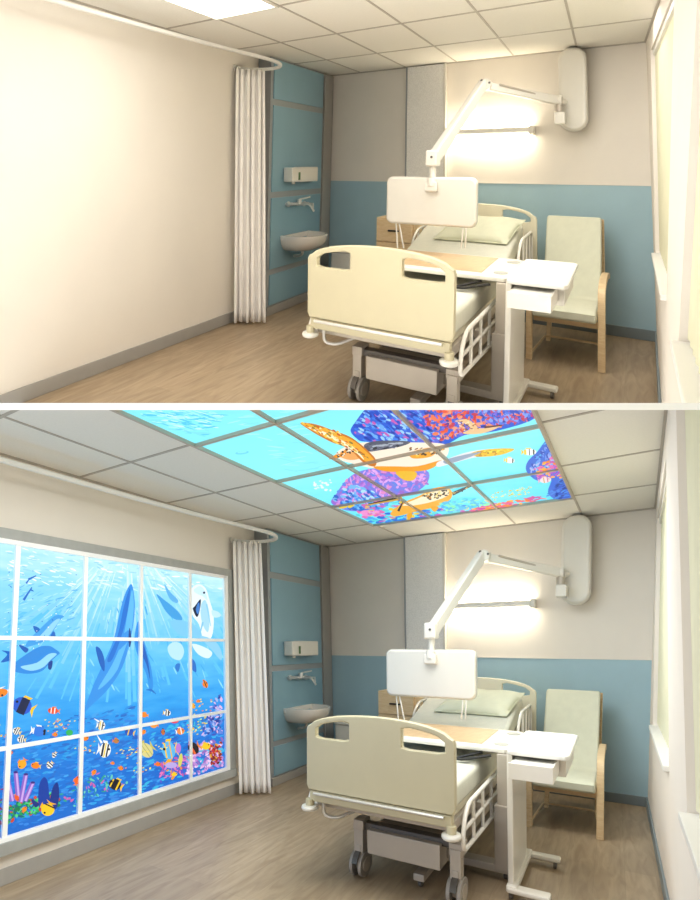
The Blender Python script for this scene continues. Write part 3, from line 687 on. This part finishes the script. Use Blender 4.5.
    def inner(a, k):
        th = -PI / 2 + PI * a; e = math.cos(k * PI / 2)
        pr = max(math.cos(th), 0) ** .6
        return (-3.045 + (dp - .055) * pr * (.2 + .8 * e ** .5), yc + (hw - .03) * math.copysign(abs(math.sin(th)) ** .8, math.sin(th)) * (.2 + .8 * e ** .5), zt - .12 * math.sin(k * PI / 2))
    f.grid(inner, 26, 8, M['ceramic'])
    def rim(a, k):
        o_, i_ = Vector(outer(a, 0)), Vector(inner(a, 0)); q = o_.lerp(i_, k); return (q.x, q.y, q.z + .006 * math.sin(k * PI))
    f.grid(rim, 26, 4, M['ceramic'])
    f.box(-3.072, -3.04, yc - hw, yc + hw, zt - .05, zt + .004, M['ceramic'], .008)
    f.build('bowl', w, autosmooth=1.0)
    f = MB(); f.cyl((-2.93, yc, zt - .118), 'z', .022, .006, M['chrome']); f.build('drain', w)
    f = MB(); f.tube(round_path([(-2.96, yc, .63), (-2.96, yc, .55), (-3.07, yc, .53)], .05), .016, M['chrome']); f.build('waste_pipe', w)
    # ---- curtain and rail
    rl = thing('curtain_rail', 'white curved curtain track under the ceiling along the left wall ' + RM, 'curtain rail', (-2.95, 2.0, 2.47))
    pth = [(-3.0, YF + .02, 2.475), (-3.0, 1.4, 2.475), (-2.985, 2.2, 2.475), (-2.93, 2.9, 2.475), (-2.885, 3.3, 2.475), (-2.855, 3.5, 2.47), (-2.875, 3.64, 2.46), (-2.97, 3.70, 2.45), (-3.08, 3.66, 2.44), (-3.18, 3.55, 2.43), (-3.235, 3.44, 2.43)]
    pts = smooth_path(pth, 6)
    f = MB(); k = f.mi(M['pure']); rings = []
    for i, p in enumerate(pts):
        dd = pts[min(i + 1, len(pts) - 1)] - pts[max(i - 1, 0)]; dd.z = 0; dd.normalize(); s = Vector((dd.y, -dd.x, 0))
        rings.append([f.bm.verts.new(p + s * a + Vector((0, 0, c))) for a, c in ((-.012, -.014), (.012, -.014), (.015, -.01), (.015, .01), (.012, .014), (-.012, .014), (-.015, .01), (-.015, -.01))])
    for i in range(len(rings) - 1):
        for j in range(8):
            q = f.bm.faces.new([rings[i][j], rings[i][(j + 1) % 8], rings[i + 1][(j + 1) % 8], rings[i + 1][j]]); q.material_index = k
    f.bm.faces.new(rings[0][::-1]); f.bm.faces.new(rings[-1])
    f.build('track', rl)
    f = MB(); f.cyl((-3.244, 3.43, 2.43), 'x', .03, .012, M['white']); f.build('wall_plate', rl)
    cu = thing('curtain', 'gathered ivory curtain hanging beside the blue wall unit ' + RM, 'curtain', (-3.08, 3.55, .03))
    f = MB(); A0, A1 = Vector((-3.215, 3.40, 0)), Vector((-3.04, 3.60, 0)); B0, B1 = Vector((-3.20, 3.42, 0)), Vector((-2.945, 3.57, 0))
    dn = (A1 - A0).normalized(); nn = Vector((dn.y, -dn.x, 0))
    def cur(a, v):
        p = A0.lerp(A1, a).lerp(B0.lerp(B1, a), v)
        am = .013 + .017 * v
        q = p + nn * (am * math.sin(a * 2 * PI * 5.2) + .006 * math.sin(a * 31 + v * 5)) + dn * (.008 * math.sin(a * 2 * PI * 13 + 1))
        return (q.x, q.y, 2.41 - v * (2.39 + .006 * math.sin(a * 20)))
    f.grid(cur, 130, 24, M['curtain']); f.build('cloth', cu, autosmooth=1.2, solid=.003)
    for i in range(7):
        p = A0.lerp(A1, (i + .4) / 7); f = MB(); f.box(p.x - .006, p.x + .006, p.y - .006, p.y + .006, 2.40, 2.425, M['white'], .002); f.build('glider', cu)
    # ---- wall light
    wl = thing('wall_light', 'long lit white wall light on the back wall above the bed ' + RM, 'wall light', (-1.16, YB - .05, 1.83))
    f = MB(); f.prism([(YB, 1.79), (YB - .085, 1.797), (YB - .10, 1.815), (YB - .10, 1.84), (YB - .085, 1.862), (YB, 1.868)], 'x', -1.60, -.79, M['pure'], .002); f.build('housing', wl)
    f = MB(); f.box(-1.58, -.80, YB - .082, YB - .012, 1.782, 1.7905, M['lamp'], .002); f.build('lower_diffuser', wl)
    f = MB(); f.box(-1.58, -.80, YB - .07, YB - .02, 1.8665, 1.874, M['lamp'], .002); f.build('upper_diffuser', wl)
    f = MB(); f.box(-.79, -.745, YB - .10, YB, 1.786, 1.87, M['white'], .01, 3); f.build('end_cap', wl)
    # ---- monitor arm
    ma = thing('monitor_arm', 'white jointed wall arm holding a blank flat monitor over the bed ' + RM, 'monitor arm', (-.38, YB, 1.83))
    f = MB()
    prof = rrect(-.515, -.275, 1.80, 2.585, .11, 8)
    f.prism(prof, 'y', YB - .17, YB - .002, M['white'], .035, 5); f.build('wall_housing', ma, autosmooth=1.0)
    BR = onY(558, 575, 4.68); EL = onY(484, 557, 4.2); JT = onY(432, 632, 3.62); SW = onY(432, 652, 3.62)
    f = MB(); f.box(BR[0] - .02, BR[0] + .07, 4.62, 4.75, BR[2] - .20, BR[2] - .09, M['white'], .012, 3); f.build('junction_box', ma)
    f = MB(); f.cyl((BR[0] + .012, 4.68, BR[2] - .02), 'z', .035, .14, M['metal']); f.cyl((BR[0] + .012, 4.68, BR[2] + .02), 'x', .05, .06, M['whitem']); f.tube([(BR[0] + .01, 4.68, BR[2]), (-.46, 4.76, BR[2] + .01)], .03, M['whitem']); f.build('wall_pivot', ma)
    def beam(f, a, c, w, h, m, taper=1.0):
        a, c = Vector(a), Vector(c); d_ = c - a; L = d_.length; d_.normalize()
        side = d_.cross(Vector((0, 0, 1))).normalized(); upv = side.cross(d_)
        X = Matrix((d_, side, upv)).transposed().to_4x4(); X.translation = a
        b2 = bmesh.new(); bmesh.ops.create_cube(b2, size=1)
        for v in b2.verts:
            t_ = v.co.x + .5; sc = 1 + (taper - 1) * t_
            v.co = Vector((t_ * L, v.co.y * w * sc, v.co.z * h * sc))
        bmesh.ops.bevel(b2, geom=b2.edges[:], offset=min(w, h) * .22, segments=3, affect='EDGES', profile=.5)
        b2.verts.index_update(); f._take(b2, m, X)
    f = MB(); beam(f, (BR[0], 4.66, BR[2] + .02), (EL[0] + .03, EL[1] + .02, EL[2] - .01), .06, .085, M['whitem'], .85); f.build('upper_arm', ma)
    f = MB(); beam(f, (BR[0] - .06, 4.62, BR[2] + .035), (EL[0] + .1, EL[1] + .07, EL[2] + .005), .066, .02, M['metal'], .9); f.build('arm_groove', ma)
    f = MB(); beam(f, (EL[0], EL[1], EL[2] + .03), JT, .075, .085, M['whitem'], 1.1); f.build('lower_arm', ma)
    f = MB(); f.cyl((EL[0] + .01, EL[1], EL[2]), 'y', .052, .1, M['white']); f.cyl((EL[0] - .015, EL[1] - .052, EL[2] + .035), 'y', .012, .01, M['dark']); f.cyl((EL[0] + .05, EL[1] - .05, EL[2] + .01), 'y', .01, .012, M['dark']); f.build('elbow', ma)
    f = MB(); f.box(JT[0] - .05, JT[0] + .05, 3.57, 3.67, JT[2] - .055, JT[2] + .075, M['whitem'], .018, 3); f.build('swivel_block', ma)
    f = MB(); f.cyl((JT[0] + .005, 3.568, JT[2] + .02), 'y', .010, .008, M['dark']); f.build('screw', ma)
    f = MB(); f.cyl((SW[0], 3.62, JT[2] - .10), 'z', .026, .14, M['whitem']); f.build('post', ma)
    f = MB(); f.prism(rrect(-1.722, -.972, 1.015, 1.40, .055, 8), 'y', 3.60, 3.67, M['white'], .022, 5); f.build('monitor', ma, autosmooth=1.0)
    f = MB(); f.box(SW[0] - .05, SW[0] + .05, 3.565, 3.61, 1.285, 1.365, M['whitem'], .012, 3); f.cyl((SW[0], 3.59, 1.36), 'z', .035, .06, M['whitem']); f.build('mount_bracket', ma)
    for (ua, ub) in ((396, 398), (399, 404), (463, 461), (466, 465)):
        a = onY(ua, 694, 3.63); c = onY(ub, 720, 3.60)
        f = MB(); f.tube(smooth_path([a, ((a[0] + c[0]) / 2 + .008, 3.60, (a[2] + c[2]) / 2), c], 4), .006, M['white'], 8); f.build('cable', ma)
    # ---- hospital bed
    bd = thing('hospital_bed', 'cream hospital bed with white side rails ' + ('below the sea ceiling ' if low else 'facing the plain white wall ') + RM, 'bed', (-1.23, 3.5, 0))
    xl, xr, yf = -1.70, -.765, 2.45
    def panel(zb, zs, zt, y0, y1, xl, xr, m, hz):
        xc = (xl + xr) / 2; hwid = (xr - xl) / 2
        top = [(xc + hwid * .955 * math.cos(t), zs + (zt - zs) * math.sin(t) ** .9) for t in [PI * (i / 16) for i in range(1, 16)]]
        pts = [(xr, zb + .03), (xr, zs - .01)] + [(xr - .008, zs + .012)] + top + [(xl + .008, zs + .012), (xl, zs - .01), (xl, zb + .03), (xl + .015, zb), (xr - .015, zb)]
        def hole(a, c):
            def ze(x):
                cs = max(-1, min(1, (x - xc) / (hwid * .955))); return zs + (zt - zs) * math.sin(math.acos(cs)) ** .9
            xs = [a + (c - a) * i / 6 for i in range(7)]
            up_ = [(x, ze(x) - hz[0]) for x in xs]; up_[0] = (up_[0][0] + .0, up_[0][1] - .012); up_[-1] = (up_[-1][0], up_[-1][1] - .012)
            lo_ = [(x, min(ze(a), ze(c)) - hz[1] + (.008 if i in (0, 6) else 0)) for i, x in enumerate(xs)]
            return up_ + lo_[::-1]
        holes = [hole(xl + .07, xl + .30), hole(xr - .30, xr - .055)]
        f = MB((0, 2)); f.prism(pts, 'y', y0, y1, m, .009, 3, holes=holes); return f
    f = panel(.555, .93, 1.03, yf - .02, yf + .018, xl, xr, M['cream'], (.035, .105)); f.build('footboard', bd)
    f = MB(); f.box(xl + .02, xr - .02, yf - .015, yf + .03, .485, .553, M['cream'], .008, 3); f.build('foot_rail', bd)
    f = MB(); f.tube([(xl + .06, yf - .03, .540), (xr - .06, yf - .03, .540)], .0095, M['chrome']); f.tube([(xl + .07, yf - .03, .54), (xl + .07, yf - .01, .54)], .006, M['chrome']); f.tube([(xr - .07, yf - .03, .54), (xr - .07, yf - .01, .54)], .006, M['chrome']); f.build('towel_bar', bd)
    f = panel(.50, 1.01, 1.125, 4.60, 4.64, xl, xr + .07, M['creaml'], (.03, .085)); f.build('headboard', bd)
    for (x, y) in ((xl + .02, yf - .01), (xr - .025, yf - .01)):
        f = MB(); f.cyl((x, y, .475), 'z', .026, .05, M['cream']); f.build('corner_post', bd)
        f = MB(); f.cyl((x, y, .446), 'z', .052, .03, M['white'], bev=.012); f.build('bumper', bd)
    for (x, y) in ((xl + .01, 4.66), (xr + .03, 4.66)):
        f = MB(); f.cyl((x, y, .60), 'z', .05, .03, M['white'], bev=.012); f.build('bumper', bd)
    f = MB(); f.box(xl + .03, xr - .03, 2.50, 4.58, .44, .50, M['metal'], .008); f.build('deck_frame', bd)
    f = MB(); f.box(xl + .05, xr - .05, 2.51, 4.56, .50, .545, M['creaml'], .008); f.build('deck', bd)
    # undercarriage
    f = MB(); f.box(-1.43, -.82, 2.62, 2.68, .30, .345, M['dark'], .006); f.box(-1.47, -1.40, 2.60, 2.70, .30, .36, M['metal'], .006); f.box(-.86, -.78, 2.60, 2.70, .27, .34, M['metal'], .006); f.build('cross_beam', bd)
    f = MB(); f.box(-1.365, -.905, 2.585, 2.80, .175, .32, M['metal'], .008); f.build('motor_cover', bd)
    f = MB(); f.box(-1.36, -.90, 2.80, 2.95, .30, .335, M['dark'], .005); f.build('cover_lid', bd)
    for x in (-1.36, -.90):
        f = MB(); f.box(x - .025, x + .025, 2.70, 4.4, .20, .26, M['metal'], .006); f.build('chassis_beam', bd)
    for y in (2.95, 4.0):
        f = MB(); beam(f, (-1.3, y, .24), (-1.3, y + .28, .45), .04, .05, M['metal']); beam(f, (-.95, y, .24), (-.95, y + .28, .45), .04, .05, M['metal']); f.build('lift_arm', bd)
    for (x, y) in ((-1.445, 2.65), (-.82, 2.62), (-1.445, 4.35), (-.82, 4.35)):
        lg = MB(); lg.box(x - .032, x + .032, y - .03, y + .03, .13, .31, M['metal'], .006); lg.box(x - .02, x + .02, y - .034, y + .034, .05, .2, M['metal'], .006)
        lo = lg.build('leg', bd)
        if lo is None: continue
        wh = MB(); wh.cyl((x - .03, y, .078), 'x', .078, .022, M['rubber'], 32); wh.cyl((x + .03, y, .078), 'x', .078, .022, M['rubber'], 32)
        wh.cyl((x - .043, y, .078), 'x', .045, .006, M['metal']); wh.cyl((x + .043, y, .078), 'x', .045, .006, M['metal']); wh.build('caster', lo)
        hd = MB(); hd.prism(arc(y, .08, .088, 20, 165, 8) + arc(y, .08, .08, 165, 20, 8), 'x', x - .018, x + .018, M['dark'], 0); hd.build('caster_hood', lo)
    # lowered side rail at the foot end (right), raised rails at the head end
    xs = -.735
    def rail(name, loop, bars, x, r=.012):
        f = MB(); f.tube(round_path([(x, y, z) for y, z in loop], .07, 5), r, M['whitem'], 10)
        for (y0, z0, y1, z1) in bars: f.tube([(x, y0, z0), (x, y1, z1)], r * .85, M['whitem'], 8)
        return f.build(name, bd)
    rail('side_rail', [(3.30, .60), (2.55, .59), (2.47, .50), (2.455, .37), (3.30, .335), (3.30, .60)],
         [(2.66, .365, 2.66, .59), (2.86, .355, 2.86, .59), (3.07, .345, 3.07, .60), (2.47, .475, 3.30, .47)], xs)
    rail('side_rail', [(4.56, .56), (4.58, .90), (4.10, .885), (3.98, .80), (3.95, .62)],
         [(4.16, .60, 4.18, .885), (4.30, .60, 4.32, .89), (4.44, .58, 4.45, .895)], xs)
    rail('side_rail', [(4.66, .60), (4.68, .90), (4.36, .88), (4.24, .80), (4.18, .62)],
         [(4.36, .62, 4.38, .88), (4.48, .60, 4.50, .89), (4.58, .60, 4.60, .895)], -1.735)
    rail('side_rail', [(3.30, .58), (2.60, .57), (2.52, .50), (2.50, .42), (3.30, .40), (3.30, .58)], [(2.8, .41, 2.8, .57), (3.05, .41, 3.05, .57)], -1.73)
    for x in (xs + .0, -1.733):
        f = MB(); f.box(min(x, x + .05 * (1 if x < -1 else -1)), max(x, x + .05 * (1 if x < -1 else -1)), 2.9, 2.96, .44, .49, M['metal'], .004); f.build('rail_bracket', bd)
    f = MB(); f.tube(round_path([(xl + .10, 2.47, .485), (xl + .10, 2.47, .40), (xl + .17, 2.50, .385), (xl + .30, 2.60, .44), (xl + .30, 2.60, .485)], .05, 5), .010, M['chrome']); f.build('handle', bd)
    # mattress + pillow
    f = MB((1, 2))
    prof = [(2.49, .55), (3.65, .55), (4.52, .82), (4.545, .91), (4.50, .962), (4.42, .962), (3.62, .695), (2.52, .685), (2.485, .66)]
    f.prism([(a, c) for a, c in prof], 'x', xl + .055, xr - .03, M['sheet'], .03, 4)
    where('pale mattress with raised backrest on the cream bed ' + RM, 'mattress', f.build('mattress', base=(-1.23, 3.5, .55), autosmooth=1.0))
    pw = thing('pillow', 'pale green pillow leaning on the raised head of the bed ' + RM, 'pillow', (-1.06, 4.25, .85))
    f = MB()
    ce = Vector((-1.105, 4.20, .935)); ux = Vector((1, 0, 0)); uy = Vector((0, .60, .31)).normalized(); un = ux.cross(uy)
    def pil(sg):
        def fn(a, c):
            s_, t_ = a * 2 - 1, c * 2 - 1
            h_ = .062 * (max(0, 1 - abs(s_) ** 3.2) * max(0, 1 - abs(t_) ** 3.2)) ** .5
            wv = 1 - .05 * (1 - s_ * s_) * abs(t_); vv = 1 - .06 * (1 - t_ * t_) * abs(s_)
            p = ce + ux * (s_ * .315 * vv + .045 * t_) + uy * (t_ * .185 * wv) + un * (sg * h_ + .004 * math.sin(7 * s_ + 5 * t_))
            return p
        return fn
    f.grid(pil(1), 22, 16, M['pillow']); f.grid(pil(-1), 22, 16, M['pillow']); f.build('pillowcase', pw, weld=True, autosmooth=1.6)
    f = MB(); q = [ce + ux * (s_ * .310 + .045 * t_) + uy * (t_ * .180) for s_, t_ in [(-1, -1), (0, -.96), (1, -1), (.97, 0), (1, 1), (0, .96), (-1, 1), (-.97, 0)]]
    f.tube(q, .005, M['pillow'], 6, closed=True); f.build('piping', pw)
    # ---- overbed table
    ot = thing('overbed_table', 'wood topped overbed table with white end tray across the bed ' + RM, 'table', (-.645, 3.0, 0))
    tz = .80
    def T2(u_, v_): p = onZ(u_, v_, tz); return (p[0], p[1])
    top = [(-1.57, 3.10), (-1.57, 3.66), (-1.54, 3.70), (-.68, 3.70), (-.625, 3.65), (-.605, 3.06), (-.64, 3.02), (-1.54, 3.05)]
    f = MB((0, 1)); f.prism(top, 'z', tz - .03, tz, M['white'], .008, 3); f.build('table_top', ot)
    f = MB((0, 1)); f.prism([(-1.545, 3.11), (-1.545, 3.66), (-.82, 3.66), (-.80, 3.11)], 'z', tz - .002, tz + .003, M['inlay'], .001); f.build('wood_inlay', ot)
    for (y) in (3.16, 3.56):
        f = MB(); f.cyl((-.69, y, tz + .001), 'z', .045, .004, M['cupring'], 30, .001); f.build('cup_recess', ot)
    f = MB(); f.tube(round_path([(-.78, 3.04, tz - .035), (-.95, 3.00, tz - .09), (-.88, 2.99, tz - .085), (-.72, 3.01, tz - .045)], .03), .009, M['black'], 8); f.build('height_lever', ot)
    f = MB(); f.box(-.685, -.61, 3.0, 3.075, .42, tz - .03, M['metal'], .008); f.build('inner_column', ot)
    f = MB(); f.box(-.70, -.60, 2.985, 3.085, .06, .46, M['metal'], .008); f.build('column', ot)
    f = MB(); f.box(-1.16, -.60, 2.99, 3.08, .045, .095, M['metal'], .008); f.box(-1.10, -1.03, 2.66, 3.30, .045, .09, M['metal'], .008); f.build('base', ot)
    for (x, y) in ((-1.065, 2.70), (-1.065, 3.26), (-.64, 3.03)):
        f = MB(); f.cyl((x, y, .024), 'x', .024, .022, M['dark']); f.cyl((x, y, .04), 'z', .012, .03, M['metal']); f.build('caster', ot)
    # ---- side table with open drawer
    sd = thing('side_table', 'narrow white side table with pulled out drawer beside the bed ' + RM, 'side table', (-.57, 3.05, 0))
    f = MB((0, 1)); f.prism([(-.575, 2.78), (-.590, 3.44), (-.57, 3.47), (-.285, 3.47), (-.262, 3.44), (-.255, 2.80), (-.275, 2.765), (-.56, 2.765)], 'z', .825, .852, M['pure'], .008, 3); f.build('table_top', sd)
    f = MB(); f.box(-.555, -.285, 2.92, 3.40, .70, .824, M['whitem'], .005); f.build('drawer_case', sd)
    f = MB()
    f.box(-.545, -.32, 2.66, 3.30, .725, .735, M['whitem'], .002); f.box(-.545, -.32, 2.645, 2.665, .725, .812, M['whitem'], .004)
    f.box(-.545, -.535, 2.66, 2.915, .73, .80, M['whitem'], .002); f.box(-.33, -.32, 2.66, 2.915, .73, .81, M['whitem'], .002); f.box(-.535, -.33, 2.66, 2.915, .795, .803, M['pure'], .003)
    f.build('drawer', sd)
    f = MB(); f.box(-.59, -.556, 2.83, 3.27, .05, .825, M['whitem'], .008, 3); f.build('column', sd)
    f = MB(); f.box(-.595, -.535, 2.80, 3.36, .04, .078, M['whitem'], .008, 3); f.box(-.59, -.36, 3.30, 3.36, .04, .07, M['whitem'], .01, 3); f.box(-.59, -.36, 2.79, 2.86, .04, .07, M['whitem'], .01, 3); f.build('base', sd)
    for (x, y) in ((-.39, 3.31), (-.39, 2.82), (-.57, 3.33), (-.57, 2.82)):
        f = MB(); f.cyl((x, y, .022), 'x', .022, .02, M['dark']); f.cyl((x, y, .038), 'z', .010, .02, M['metal']); f.build('caster', sd)
    # ---- armchair
    ac = thing('armchair', 'high backed sage armchair with bent birch arms by the back wall ' + RM, 'armchair', (-.40, 4.3, 0))
    prof = [(3.90, .345), (4.38, .30), (4.46, .33), (4.72, .98), (4.735, 1.015), (4.71, 1.035), (4.67, 1.02), (4.40, .43), (4.36, .405), (3.93, .435), (3.895, .41)]
    f = MB((0, 1)); f.prism(prof, 'x', -.62, -.18, M['cushion'], .02, 4); f.build('cushion', ac, autosmooth=.9)
    for x0, x1, dx_ in ((-.668, -.625, .06), (-.175, -.125, -.035)):
        outer_ = smooth_path([(0, 3.93, 0), (0, 3.925, .3), (0, 3.935, .52), (0, 4.0, .60), (0, 4.2, .625), (0, 4.5, .61), (0, 4.70, .57)], 5)
        lf = [(p.y, p.z) for p in outer_]
        inn = []
        for i, p in enumerate(outer_):
            dd = outer_[min(i + 1, len(outer_) - 1)] - outer_[max(i - 1, 0)]; dd.normalize(); inn.append((p.y + dd.z * .045, p.z - dd.y * .045))
        f = MB(); f.prism(lf + inn[::-1], 'x', x0, x1, M['pale'], .005, 2); f.build('arm', ac)
        f = MB(); f.prism([(4.45, 0), (4.50, 0), (4.72, .50), (4.78, 1.0), (4.74, 1.02), (4.67, .52)], 'x', x0 + dx_ + .004, x1 + dx_ - .004, M['pale'], .005); f.build('rear_leg', ac)
    f = MB(); f.box(-.63, -.17, 4.02, 4.06, .28, .325, M['pale'], .005); f.build('seat_rail', ac)
    f = MB(); f.box(-.63, -.17, 4.44, 4.475, .27, .31, M['pale'], .005); f.build('seat_rail', ac)
    f = MB(); f.tube(round_path([(-.64, 3.96, .04), (-.60, 4.40, .06), (-.20, 4.40, .06), (-.15, 3.96, .06)], .04), .009, M['pale']); f.build('stretcher', ac)
    f = MB(); f.box(-.615, -.185, 4.73, 4.765, .45, 1.0, M['pale'], .006); f.build('back_slat', ac)
    # ---- bedside cabinet and bin
    cb = thing('bedside_cabinet', 'light wood bedside cabinet left of the bed head ' + RM, 'cabinet', (-1.98, 4.68, 0))
    f = MB(); f.box(-2.245, -1.83, 4.50, YB - .02, .06, .955, M['pale'], .004); f.build('carcass', cb)
    f = MB(); f.box(-2.235, -1.84, 4.52, YB - .04, 0, .06, M['dark'], .004); f.build('plinth', cb)
    for (z0, z1) in ((.72, .94), (.50, .71)):
        f = MB(); f.box(-2.235, -1.84, 4.478, 4.499, z0, z1, M['pale'], .004); dr = f.build('drawer', cb)
        f = MB(); f.box(-2.10, -1.98, 4.458, 4.479, (z0 + z1) / 2 - .008, (z0 + z1) / 2 + .008, M['black'], .004); f.build('handle', dr)
    f = MB(); f.box(-2.235, -1.84, 4.478, 4.499, .08, .49, M['pale'], .004); dr = f.build('door', cb)
    f = MB(); f.box(-1.88, -1.865, 4.458, 4.479, .24, .34, M['black'], .004); f.build('handle', dr)
    f = MB(); f.box(-2.29, -2.246, 4.60, 4.66, .80, .85, M['white'], .006); f.build('side_knob', cb)
    bn = thing('waste_bin', 'grey white pedal bin seen through the footboard opening ' + RM, 'bin', (-2.62, 4.72, 0))
    f = MB(); f.prism(rrect(-2.86, -2.60, 4.60, 4.84, .03), 'z', .02, .53, M['white'], .008); f.build('body', bn)
    f = MB(); f.prism(rrect(-2.87, -2.59, 4.59, 4.85, .035), 'z', .53, .57, M['white'], .012, 3); f.build('lid', bn)
    f = MB(); f.box(-2.77, -2.69, 4.56, 4.62, .02, .035, M['dark'], .004); f.build('pedal', bn)
    f = MB(); f.box(-2.855, -2.605, 4.605, 4.835, 0, .02, M['dark'], .004); f.build('foot_ring', bn)
    # ---- sea pictures or lamp
    if low:
        mu = thing('sea_mural', 'large backlit sea mural of dolphins and reef fish in a grey frame', 'mural', (XL, 2.0, .2))
        A = wall_art(); A.build('picture', mu)
        y0, y1, z0, z1 = .60, 3.33, .262, 2.075
        f = MB((1, 2))
        f.box(XL, XL + .035, y0 - .06, y1 + .075, z1, z1 + .065, M['frame'], .003); f.box(XL, XL + .05, y0 - .06, y1 + .075, z0 - .075, z0, M['frame'], .003)
        f.box(XL, XL + .035, y1, y1 + .075, z0 + .0, z1, M['frame'], .003); f.box(XL, XL + .035, y0 - .06, y0, z0, z1, M['frame'], .003); f.build('outer_frame', mu)
        f = MB((1, 2)); w_ = .03
        f.box(XL + .012, XL + .038, y0, y1, z1 - w_, z1, M['mull'], .002); f.box(XL + .012, XL + .038, y0, y1, z0, z0 + w_, M['mull'], .002)
        f.box(XL + .012, XL + .038, y1 - w_ * 1.6, y1, z0, z1, M['mull'], .002); f.build('inner_frame', mu)
        for y in (1.055, 1.505, 1.945, 2.395, 2.88):
            f = MB((1, 2)); f.box(XL + .012, XL + .034, y - .014, y + .014, z0 + w_, z1 - w_, M['mull'], .002); f.build('mullion', mu)
        for z in (.815, 1.475):
            f = MB((1, 2)); f.box(XL + .012, XL + .033, y0, y1 - w_, z - .013, z + .013, M['mull'], .002); f.build('transom', mu)
        cm = thing('ceiling_mural', 'backlit sea ceiling of turtles and coral over the bed', 'ceiling mural', (-1.23, 2.6, ZC))
        A = ceil_art(ZC - .008); A.build('picture', cm)
        f = MB((0, 1)); f.box(GX[2], GX[5], GY[0], GY[4], ZC - .0065, ZC - .0055, M['tbarw'], 0); f.build('light_box', cm)
        for x in (GX[2], GX[3], GX[4], GX[5]):
            f = MB(); f.box(x - .008, x + .008, GY[0], GY[4], ZC - .029, ZC - .005, M['tbarw'], .001); f.build('long_bar', cm)
        for y in (GY[0], GY[1], GY[2], GY[3], GY[4]):
            f = MB(); f.box(GX[2], GX[5], y - .009, y + .009, ZC - .028, ZC - .005, M['tbarw'], .001); f.build('cross_bar', cm)
    else:
        lp = thing('ceiling_light', 'square lit white light panel in the upper room ceiling', 'ceiling light', (-2.4, 2.28, ZC))
        f = MB(); f.box(GX[1] + .02, GX[2] - .02, GY[1] + .02, GY[2] - .02, ZC - .014, ZC - .004, M['lamp2'], .002); f.build('diffuser', lp)
        f = MB()
        for q in ((GX[1], GX[1] + .02, GY[1], GY[2]), (GX[2] - .02, GX[2], GY[1], GY[2]), (GX[1], GX[2], GY[1], GY[1] + .02), (GX[1], GX[2], GY[2] - .02, GY[2])):
            f.box(q[0], q[1], q[2], q[3], ZC - .018, ZC - .004, M['whitem'], .001)
        f.build('frame', lp)

    # ---- lights of the lit panels, plus added unseen fill lights
    def area(name, x, y, sx, sy, e, z=ZC - .03, col=(1, .975, .93)):
        L = bpy.data.lights.new(name, 'AREA'); L.shape = 'RECTANGLE'; L.size = sx; L.size_y = sy; L.energy = e; L.color = col
        o = bpy.data.objects.new(name, L); COL.objects.link(o); o.matrix_world = ROOM.mat @ Matrix.Translation(P((x, y, z)))
        return o
    LT = LIGHTS[key]
    if low:
        area('mural_backlight', -1.23, 2.6, 2.0, 3.0, LT[0])
    else:
        area('panel_or_fill_light', -2.4, 2.28, .6, .9, LT[0])
    if low: area('panel_or_fill_light', -1.5, 1.3, 1.6, .8, LT[1])  # added fill that brightens the front of the room, no fixture of its own
    else: area('panel_or_fill_light', -1.0, 3.0, 1.6, 3.6, LT[1])  # unseen fill added over the bed to even out the room, not a fixture

LIGHTS = {'upper': (2, 46), 'lower': (70, 26)}
build_room('upper')
build_room('lower')

# ------------------------------------------------------------------ storey slab between the two rooms
def cam_pt(X, Y, Z): return CAMP + CAMR @ Vector((X, Y, Z))
bm = bmesh.new(); D0, D1 = 2.3, 13.0
vs = []
for D in (D0, D1):
    for row in (403.0, 410.0):
        for X in (-.75 * D - .3, .75 * D + .3):
            vs.append(bm.verts.new(cam_pt(X, D, (450 - row) / F_PX * D)))
for q in ((0, 1, 3, 2), (4, 5, 7, 6), (0, 1, 5, 4), (2, 3, 7, 6), (0, 2, 6, 4), (1, 3, 7, 5)):
    bm.faces.new([vs[i] for i in q])
bmesh.ops.recalc_face_normals(bm, faces=bm.faces[:])
me = bpy.data.meshes.new('storey_slab'); bm.to_mesh(me); bm.free(); me.materials.append(M['slab'])
o = bpy.data.objects.new('storey_slab', me); COL.objects.link(o); o['kind'] = 'structure'

# ------------------------------------------------------------------ world, camera, view
w = bpy.data.worlds.new('World'); SC.world = w; w.use_nodes = True
bg = w.node_tree.nodes['Background']; bg.inputs['Color'].default_value = (1.0, .985, .96, 1); bg.inputs['Strength'].default_value = 0.95
cam = bpy.data.cameras.new('Camera'); co = bpy.data.objects.new('Camera', cam); COL.objects.link(co)
cam.sensor_fit = 'HORIZONTAL'; cam.sensor_width = 36; cam.lens = F_PX / 700 * 36; cam.clip_start = .05; cam.clip_end = 100
R4 = CAMR.to_4x4() @ Matrix.Rotation(PI / 2, 4, 'X'); R4.translation = CAMP
co.matrix_world = R4; SC.camera = co
SC.view_settings.view_transform = 'Standard'; SC.view_settings.look = 'None'; SC.view_settings.exposure = 0.42; SC.view_settings.gamma = 1.0
SC.view_settings.use_curve_mapping = False
for o in bpy.data.objects:
    if '_b' in o: del o['_b']
